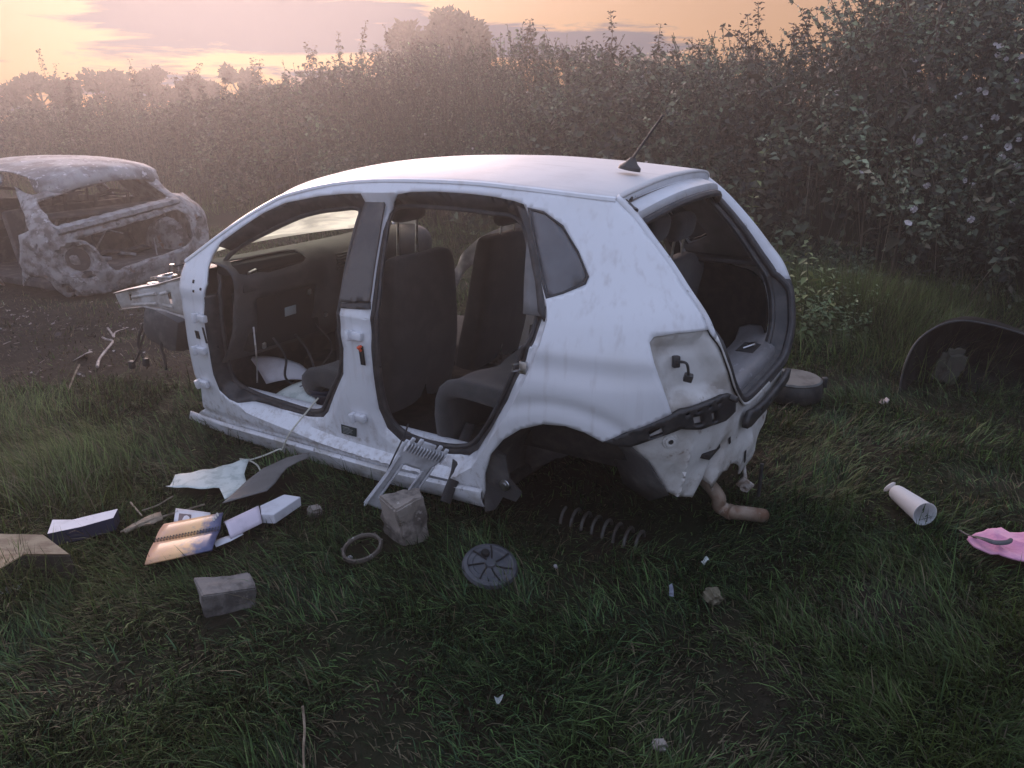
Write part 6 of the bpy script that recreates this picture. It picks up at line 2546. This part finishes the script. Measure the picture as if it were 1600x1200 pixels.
M['stemm'] = material('weed_stem', (.09, .068, .042), .8, other=(.06, .055, .03), scale=20)
M['greenstem'] = material('green_stem', (.06, .075, .03), .7, other=(.05, .05, .025), scale=20)


def plant(name, meshes, stem_mat, label, cat, group=None):
    root = tag(empty(name), label, cat, group)
    for nm, d in meshes:
        if isinstance(d, MB):
            d.build(nm, stem_mat, root)
        else:
            fast_mesh(nm, *d[:3], M['leafy'], root, True, d[3])
    return root


def dup(root, label=None):
    r2 = root.copy()
    COL.objects.link(r2)
    if label:
        r2['label'] = label
    for ch in root.children:
        c = ch.copy()
        COL.objects.link(c)
        c.parent = r2
    return r2


SKY_GROUP = 'tall seeding stalks rising above the weed bank'
protos = [plant('dock_stalk', plant_meshes(100 + k, 1.25 + .1 * (k % 3), (9, 18, 12, 20, 9, 16)[k], (.15, .12, .16, .11, .17, .13)[k], (.046, .042, .024), None, seedhead=(.42, .22, .5, .18, .25, .45)[k], lean=(.10, .45, .06, .25, .7, .15)[k], droop=.5),
                M['stemm'], 'dark seeding weed stalk rising above the bank against the sky', 'weed', SKY_GROUP) for k in range(6)]
tops = [(62, 128, 16), (88, 118, 14), (96, 128, 14), (178, 130, 15.5), (196, 118, 15), (215, 108, 14), (238, 112, 14), (250, 122, 14.5), (264, 86, 14), (270, 106, 14), (292, 102, 13.8), (305, 118, 14), (322, 104, 13.6), (334, 112, 13.8), (345, 110, 13.6),
        (354, 118, 13.4), (392, 84, 14), (402, 104, 13.6), (432, 116, 13.4), (450, 102, 13.6), (476, 84, 13.2), (487, 78, 13), (502, 66, 13.2), (524, 62, 13), (549, 46, 12.8), (562, 44, 12.6), (590, 50, 12.4), (622, 54, 12.4), (632, 44, 12.2), (660, 50, 12.2), (678, 56, 12), (682, 70, 11.6),
        (712, 58, 11.6), (728, 68, 11.4), (768, 72, 11.2), (800, 50, 11), (815, 58, 10.8), (842, 48, 10.8), (850, 60, 10.6), (888, 40, 10.6), (896, 52, 10.4), (965, 42, 9.8), (972, 50, 9.8), (1003, 52, 9.6), (1020, 62, 9.4), (1092, 46, 9.2), (1100, 50, 9), (1124, 44, 9), (1150, 42, 8.8), (1186, 2, 8.6), (1196, 30, 8.4),
        (1234, 2, 8.4), (1258, -6, 8.2), (1282, 14, 8.2), (1296, 8, 8.0), (1316, 4, 8), (1345, 6, 7.8), (1372, -8, 7.6), (1410, -14, 7.4), (1440, -20, 7.2), (1470, -24, 7.0)]
rs = random.Random(5)
for i, (px, py, dist) in enumerate(tops):
    tip = at_dist(px, py, dist)
    p = protos[i % 6] if i < 6 else dup(protos[rs.randrange(6)])
    zb = float(gz(np.array([tip[0]]), np.array([tip[1]]))[0])
    hgt = max(.5, tip[2] - zb + .05)
    sc_ = hgt / 1.33
    p.location = (tip[0], tip[1], zb - .05)
    p.scale = (min(1.3, max(.85, sc_ * rs.uniform(.9, 1.2))),) * 2 + (sc_,)
    p.rotation_euler = (0, 0, rs.uniform(0, 6.28))

# pale broad stalks right behind the car and the nettles by its tail
NG = 'nettles growing by the car tail'
nettles = [((1172, 305), 6.9, .86, 'pale green nettle standing up behind the car roof', 201, .15), ((1258, 470), 5.3, .72, 'tall nettle right beside the open tailgate', 202, .10), ((1282, 500), 5.5, .50, 'leafy nettle leaning out right of the car tail', 203, .3),
           ((1310, 520), 5.6, .42, 'bushy nettle halfway between car tail and black shell', 204, .2), ((1266, 560), 5.1, .40, 'low nettle next to the drum with a grey lid', 205, .3), ((1345, 545), 5.4, .36, 'small nettle in front of the long grass', 206, .25), ((1292, 556), 5.2, .34, 'smallest nettle, in front of the other nettles by the car tail', 207, .3)]
for (pp_, yy, h, lab, sd, ln) in nettles:
    q = at_dist(*pp_, yy)
    zb = float(gz(np.array([q[0]]), np.array([q[1]]))[0])
    h2 = max(h, .3) if sd != 201 else max(.7, q[2] + .52 - zb)
    pale = sd < 203
    pm = dict(leaf=.115 if pale else .075, col=(.17, .20, .075) if pale else (.115, .16, .065))
    n_ = plant('nettle', plant_meshes(sd, h2, 14, pm['leaf'], pm['col'], None, lean=ln, droop=.45, leaf_from=.15), M['greenstem'], lab, 'nettle', NG)
    n_.location = (q[0], q[1], zb)
    rq = random.Random(sd)
    for k in range(1 if sd == 201 else 9):
        for nm, d in plant_meshes(sd * 20 + k, h2 * rq.uniform(.45, .95), 11, pm['leaf'] * rq.uniform(.7, 1.1), pm['col'], None, lean=rq.uniform(.1, .5), droop=.45, leaf_from=.1):
            c = d.build('stem', M['greenstem'], n_) if isinstance(d, MB) else fast_mesh('foliage', *d[:3], M['leafy'], n_, True, d[3])
            sp_ = .07 if sd == 201 else .24
            c.location = (rq.uniform(-sp_, sp_), rq.uniform(-sp_ * .6, sp_ * .6), 0)
            if nm == 'stem':
                lc = c.location.copy()
            else:
                c.location = lc
# extra side shoots make the clump by the tail thick
# white blossoms scattered through the bank
def blossom_mesh(kind):
    mb = MB()
    r = random.Random(kind)
    if kind < 2:                                     # funnel with five lobes
        for k in range(10):
            a0, a1 = k * math.pi / 5, (k + 1) * math.pi / 5
            ra = 1.0 if k % 2 else .86
            rb = .86 if k % 2 else 1.0
            mb.add([(0, 0, -.012), (.012 * math.cos(a0), .012 * math.sin(a0), 0), (.012 * math.cos(a1), .012 * math.sin(a1), 0), (.034 * ra * math.cos(a0), .034 * ra * math.sin(a0), .014), (.034 * rb * math.cos(a1), .034 * rb * math.sin(a1), .014)], [(0, 1, 2), (1, 3, 4, 2)])
    else:                                            # fluffy seed head
        for k in range(60):
            a, e = r.uniform(0, 6.28), r.uniform(-1.2, 1.4)
            d = Vector((math.cos(a) * math.cos(e), math.sin(a) * math.cos(e), math.sin(e)))
            s = d.orthogonal().normalized() * .0035
            mb.add([tuple(s), tuple(-s), tuple(d * .026 - s), tuple(d * .028 + s)], [(0, 1, 2, 3)])
    return mb


M['petal'] = material('white_petals', (.70, .67, .67), .7, other=(.56, .50, .51), scale=40, trans=.3)
FG = 'white blossoms scattered over the weed bank'
fl = [tag(blossom_mesh(k).build('white_blossom', M['petal']), 'small white blossom or fluffy seed head among the weeds on the bank', 'flower', FG) for k in range(3)]
spots = [(1284, 51), (1280, 102), (1273, 83), (1292, 103), (1326, 46), (1308, 145), (1340, 90), (1393, 142), (1376, 72), (1397, 70), (1405, 186), (1480, 42), (1495, 60), (1424, 92), (1436, 112), (1350, 177), (1430, 95), (1452, 140), (1502, 148), (1530, 140),
         (1539, 145), (1555, 70), (1562, 74), (1558, 86), (1572, 92), (1588, 126), (1597, 90), (1497, 152), (1555, 184), (1532, 197), (1475, 211), (1427, 215), (1436, 221), (1508, 215), (1576, 230), (1592, 218), (1506, 282), (1519, 289), (1428, 327), (1345, 270), (1566, 245),
         (1588, 260), (1517, 343), (1580, 318), (1418, 350), (1448, 290), (888, 128), (896, 131), (903, 141), (918, 158), (938, 155), (860, 205), (866, 201), (958, 128), (985, 120), (972, 118), (906, 118), (840, 138), (824, 145), (738, 88), (670, 93), (664, 210), (738, 232), (1120, 120), (1148, 102), (1010, 255)]
for i, (px, py) in enumerate(spots):
    q = on_bank(px, py, .62)
    if q is None:
        continue
    o = fl[i] if i < 3 else None
    if o is None:
        o = fl[rs.randrange(3)].copy()
        COL.objects.link(o)
    o.location = q - ray(px, py) * .55
    s_ = rs.uniform(.45, 1.1) * (1.1 if px > 1150 else .75)
    o.scale = (s_,) * 3
    o.rotation_euler = (rs.uniform(.5, 1.5), rs.uniform(-.5, .5), rs.uniform(-.8, .8))

# ---- trees far off in the mist
M['bark'] = material('tree_bark', (.08, .065, .05), .9, other=(.05, .04, .03), scale=6, bump=.5)
M['crown'] = material('tree_leaves', (.045, .05, .022), .8, attr='tint', trans=.2, spec=.2)


def tree(seed, h, w, blobs, leaf, nleaf, label, group, col=(.042, .050, .022), trunk_h=.3):
    r = np.random.default_rng(seed)
    root = tag(empty('tree'), label, 'tree', group)
    mb = MB()
    lim = [np.array((0, 0, -.1)), np.array((.02 * w, 0, h * .25)), np.array((-.02 * w, .03 * w, h * .55)), np.array((0, 0, h * .85))]
    mb.tube([tuple(p) for p in catmull(lim, 4)], [h * .028 * (1 - .75 * i / 12) for i in range(13)], n=8)
    cen = []
    for k in range(blobs):
        a = r.uniform(0, 6.28)
        f = r.uniform(trunk_h, 1)
        rad = w * .5 * math.sqrt(max(.05, 1 - ((f - .55) / .55) ** 2)) * r.uniform(.35, 1)
        c = np.array((math.cos(a) * rad, math.sin(a) * rad, h * f * .92))
        cen.append((c, w * r.uniform(.14, .24)))
        b = lim[1] * (1 - min(1, f)) + lim[3] * min(1, f) * .8
        mb.tube([tuple(b), tuple((b + c) / 2 + np.array((0, 0, -.03 * h))), tuple(c)], [h * .010, h * .007, h * .003], n=5)
    mb.build('trunk', M['bark'], root)
    C, D, Lc = [], [], []
    for (c, rad) in cen:
        m = int(nleaf / blobs)
        d = unit(r.normal(size=(m, 3)))
        C.append(c + d * rad * (r.random((m, 1)) ** .45) * np.array((1, 1, .85)))
        D.append(unit(d + .8 * r.normal(size=(m, 3))))
        Lc.append(np.array(col) * r.uniform(.6, 1.4) * (.7 + .6 * r.random((m, 1))))
    C, D, Lc = np.concatenate(C), np.concatenate(D), np.concatenate(Lc)
    L = leaf * (.6 + .8 * r.random(len(C)))
    d = leaf_cards(C, D, L, L * .7, unit(r.normal(size=C.shape)), Lc)
    fast_mesh('crown', *d[:3], M['crown'], root, True, d[3])
    return root


def place_tree(px, py, dist, wpx, label, seed, nleaf=3500, blobs=16, group='misty trees beyond the weed bank', hmin=2.0):
    t = at_dist(px, py, dist)
    h = max(hmin, t[2])
    w = wpx / F_PX * dist
    o = tree(seed, h, w, blobs, .05 * w + .08, nleaf, label, group)
    o.location = (t[0], t[1], 0)
    return o


place_tree(706, -4, 22, 92, 'tallest misty tree, its top reaching the upper edge above the weed bank', 301, 9000, 26)
place_tree(628, 34, 22.5, 80, 'round misty tree just left of the tallest tree', 302, 4500, 18)
place_tree(756, 48, 18, 62, 'darker small tree at the right foot of the tallest tree', 303, 5000, 16)
place_tree(752, 14, 22.5, 40, 'slim tree touching the right side of the tallest tree', 304, 2500, 10)
place_tree(668, 50, 22.5, 50, 'low misty bush filling the gap left of the tallest tree', 305, 2500, 10)
for k, (px, py, wpx, lab) in enumerate(((12, 118, 60, 'misty tree at the left edge of the horizon'), (58, 116, 70, 'second misty tree from the left edge'), (110, 122, 50, 'low misty tree between two taller ones near the left edge'), (160, 110, 80, 'broad misty tree below the long grey cloud'),
                                        (228, 103, 56, 'tall misty tree right of the broad one'), (285, 112, 60, 'misty tree behind the row of seeding stalks'), (335, 114, 46, 'small misty tree behind the stalks'), (370, 97, 50, 'dome-shaped misty tree in the orange gap of the horizon'), (415, 108, 56, 'misty tree where the weed bank starts to climb'))):
    place_tree(px, py, 23, wpx, lab, 320 + k, 2200, 12)
o = plant('thistle_bush', plant_meshes(401, 1.5, 8, .10, (.05, .045, .026), None, seedhead=.5, lean=.1), M['stemm'], 'feathery weed standing alone at the left of the skyline', 'weed')
for k in range(4):
    for nm, d in plant_meshes(402 + k, 1.4 - .1 * k, 6, .09, (.05, .045, .026), None, seedhead=.45, lean=.5 + .15 * k):
        if isinstance(d, MB):
            d.build('side_stem', M['stemm'], o)
        else:
            fast_mesh('foliage', *d[:3], M['leafy'], o, True, d[3])
q = at_dist(68, 82, 17)
o.location = (q[0], q[1], float(gz(np.array([q[0]]), np.array([q[1]]))[0]) - .1)
o.scale = (1.2, 1.2, (q[2] - o.location[2]) / 1.45)

# ---- mist lying over the whole place
hz = MB()
hz.box((0, 9.4, 2.2), (110, 34.8, 6.4))
hz_o = hz.build('haze', [], None, False)
hm = bpy.data.materials.new('ground_mist')
hm.use_nodes = True
ht = hm.node_tree
ht.nodes.clear()
ho = N(ht, 'ShaderNodeOutputMaterial')
hv = N(ht, 'ShaderNodeVolumePrincipled')
hv.inputs['Color'].default_value = (*HAZE_COL, 1)
hv.inputs['Density'].default_value = HAZE_DENSITY
hv.inputs['Anisotropy'].default_value = HAZE_G
wire(ht, hv.outputs[0], ho.inputs['Volume'])
hz_o.data.materials.append(hm)
tag(hz_o, 'thin dawn mist lying over the field', 'mist', kind='stuff')
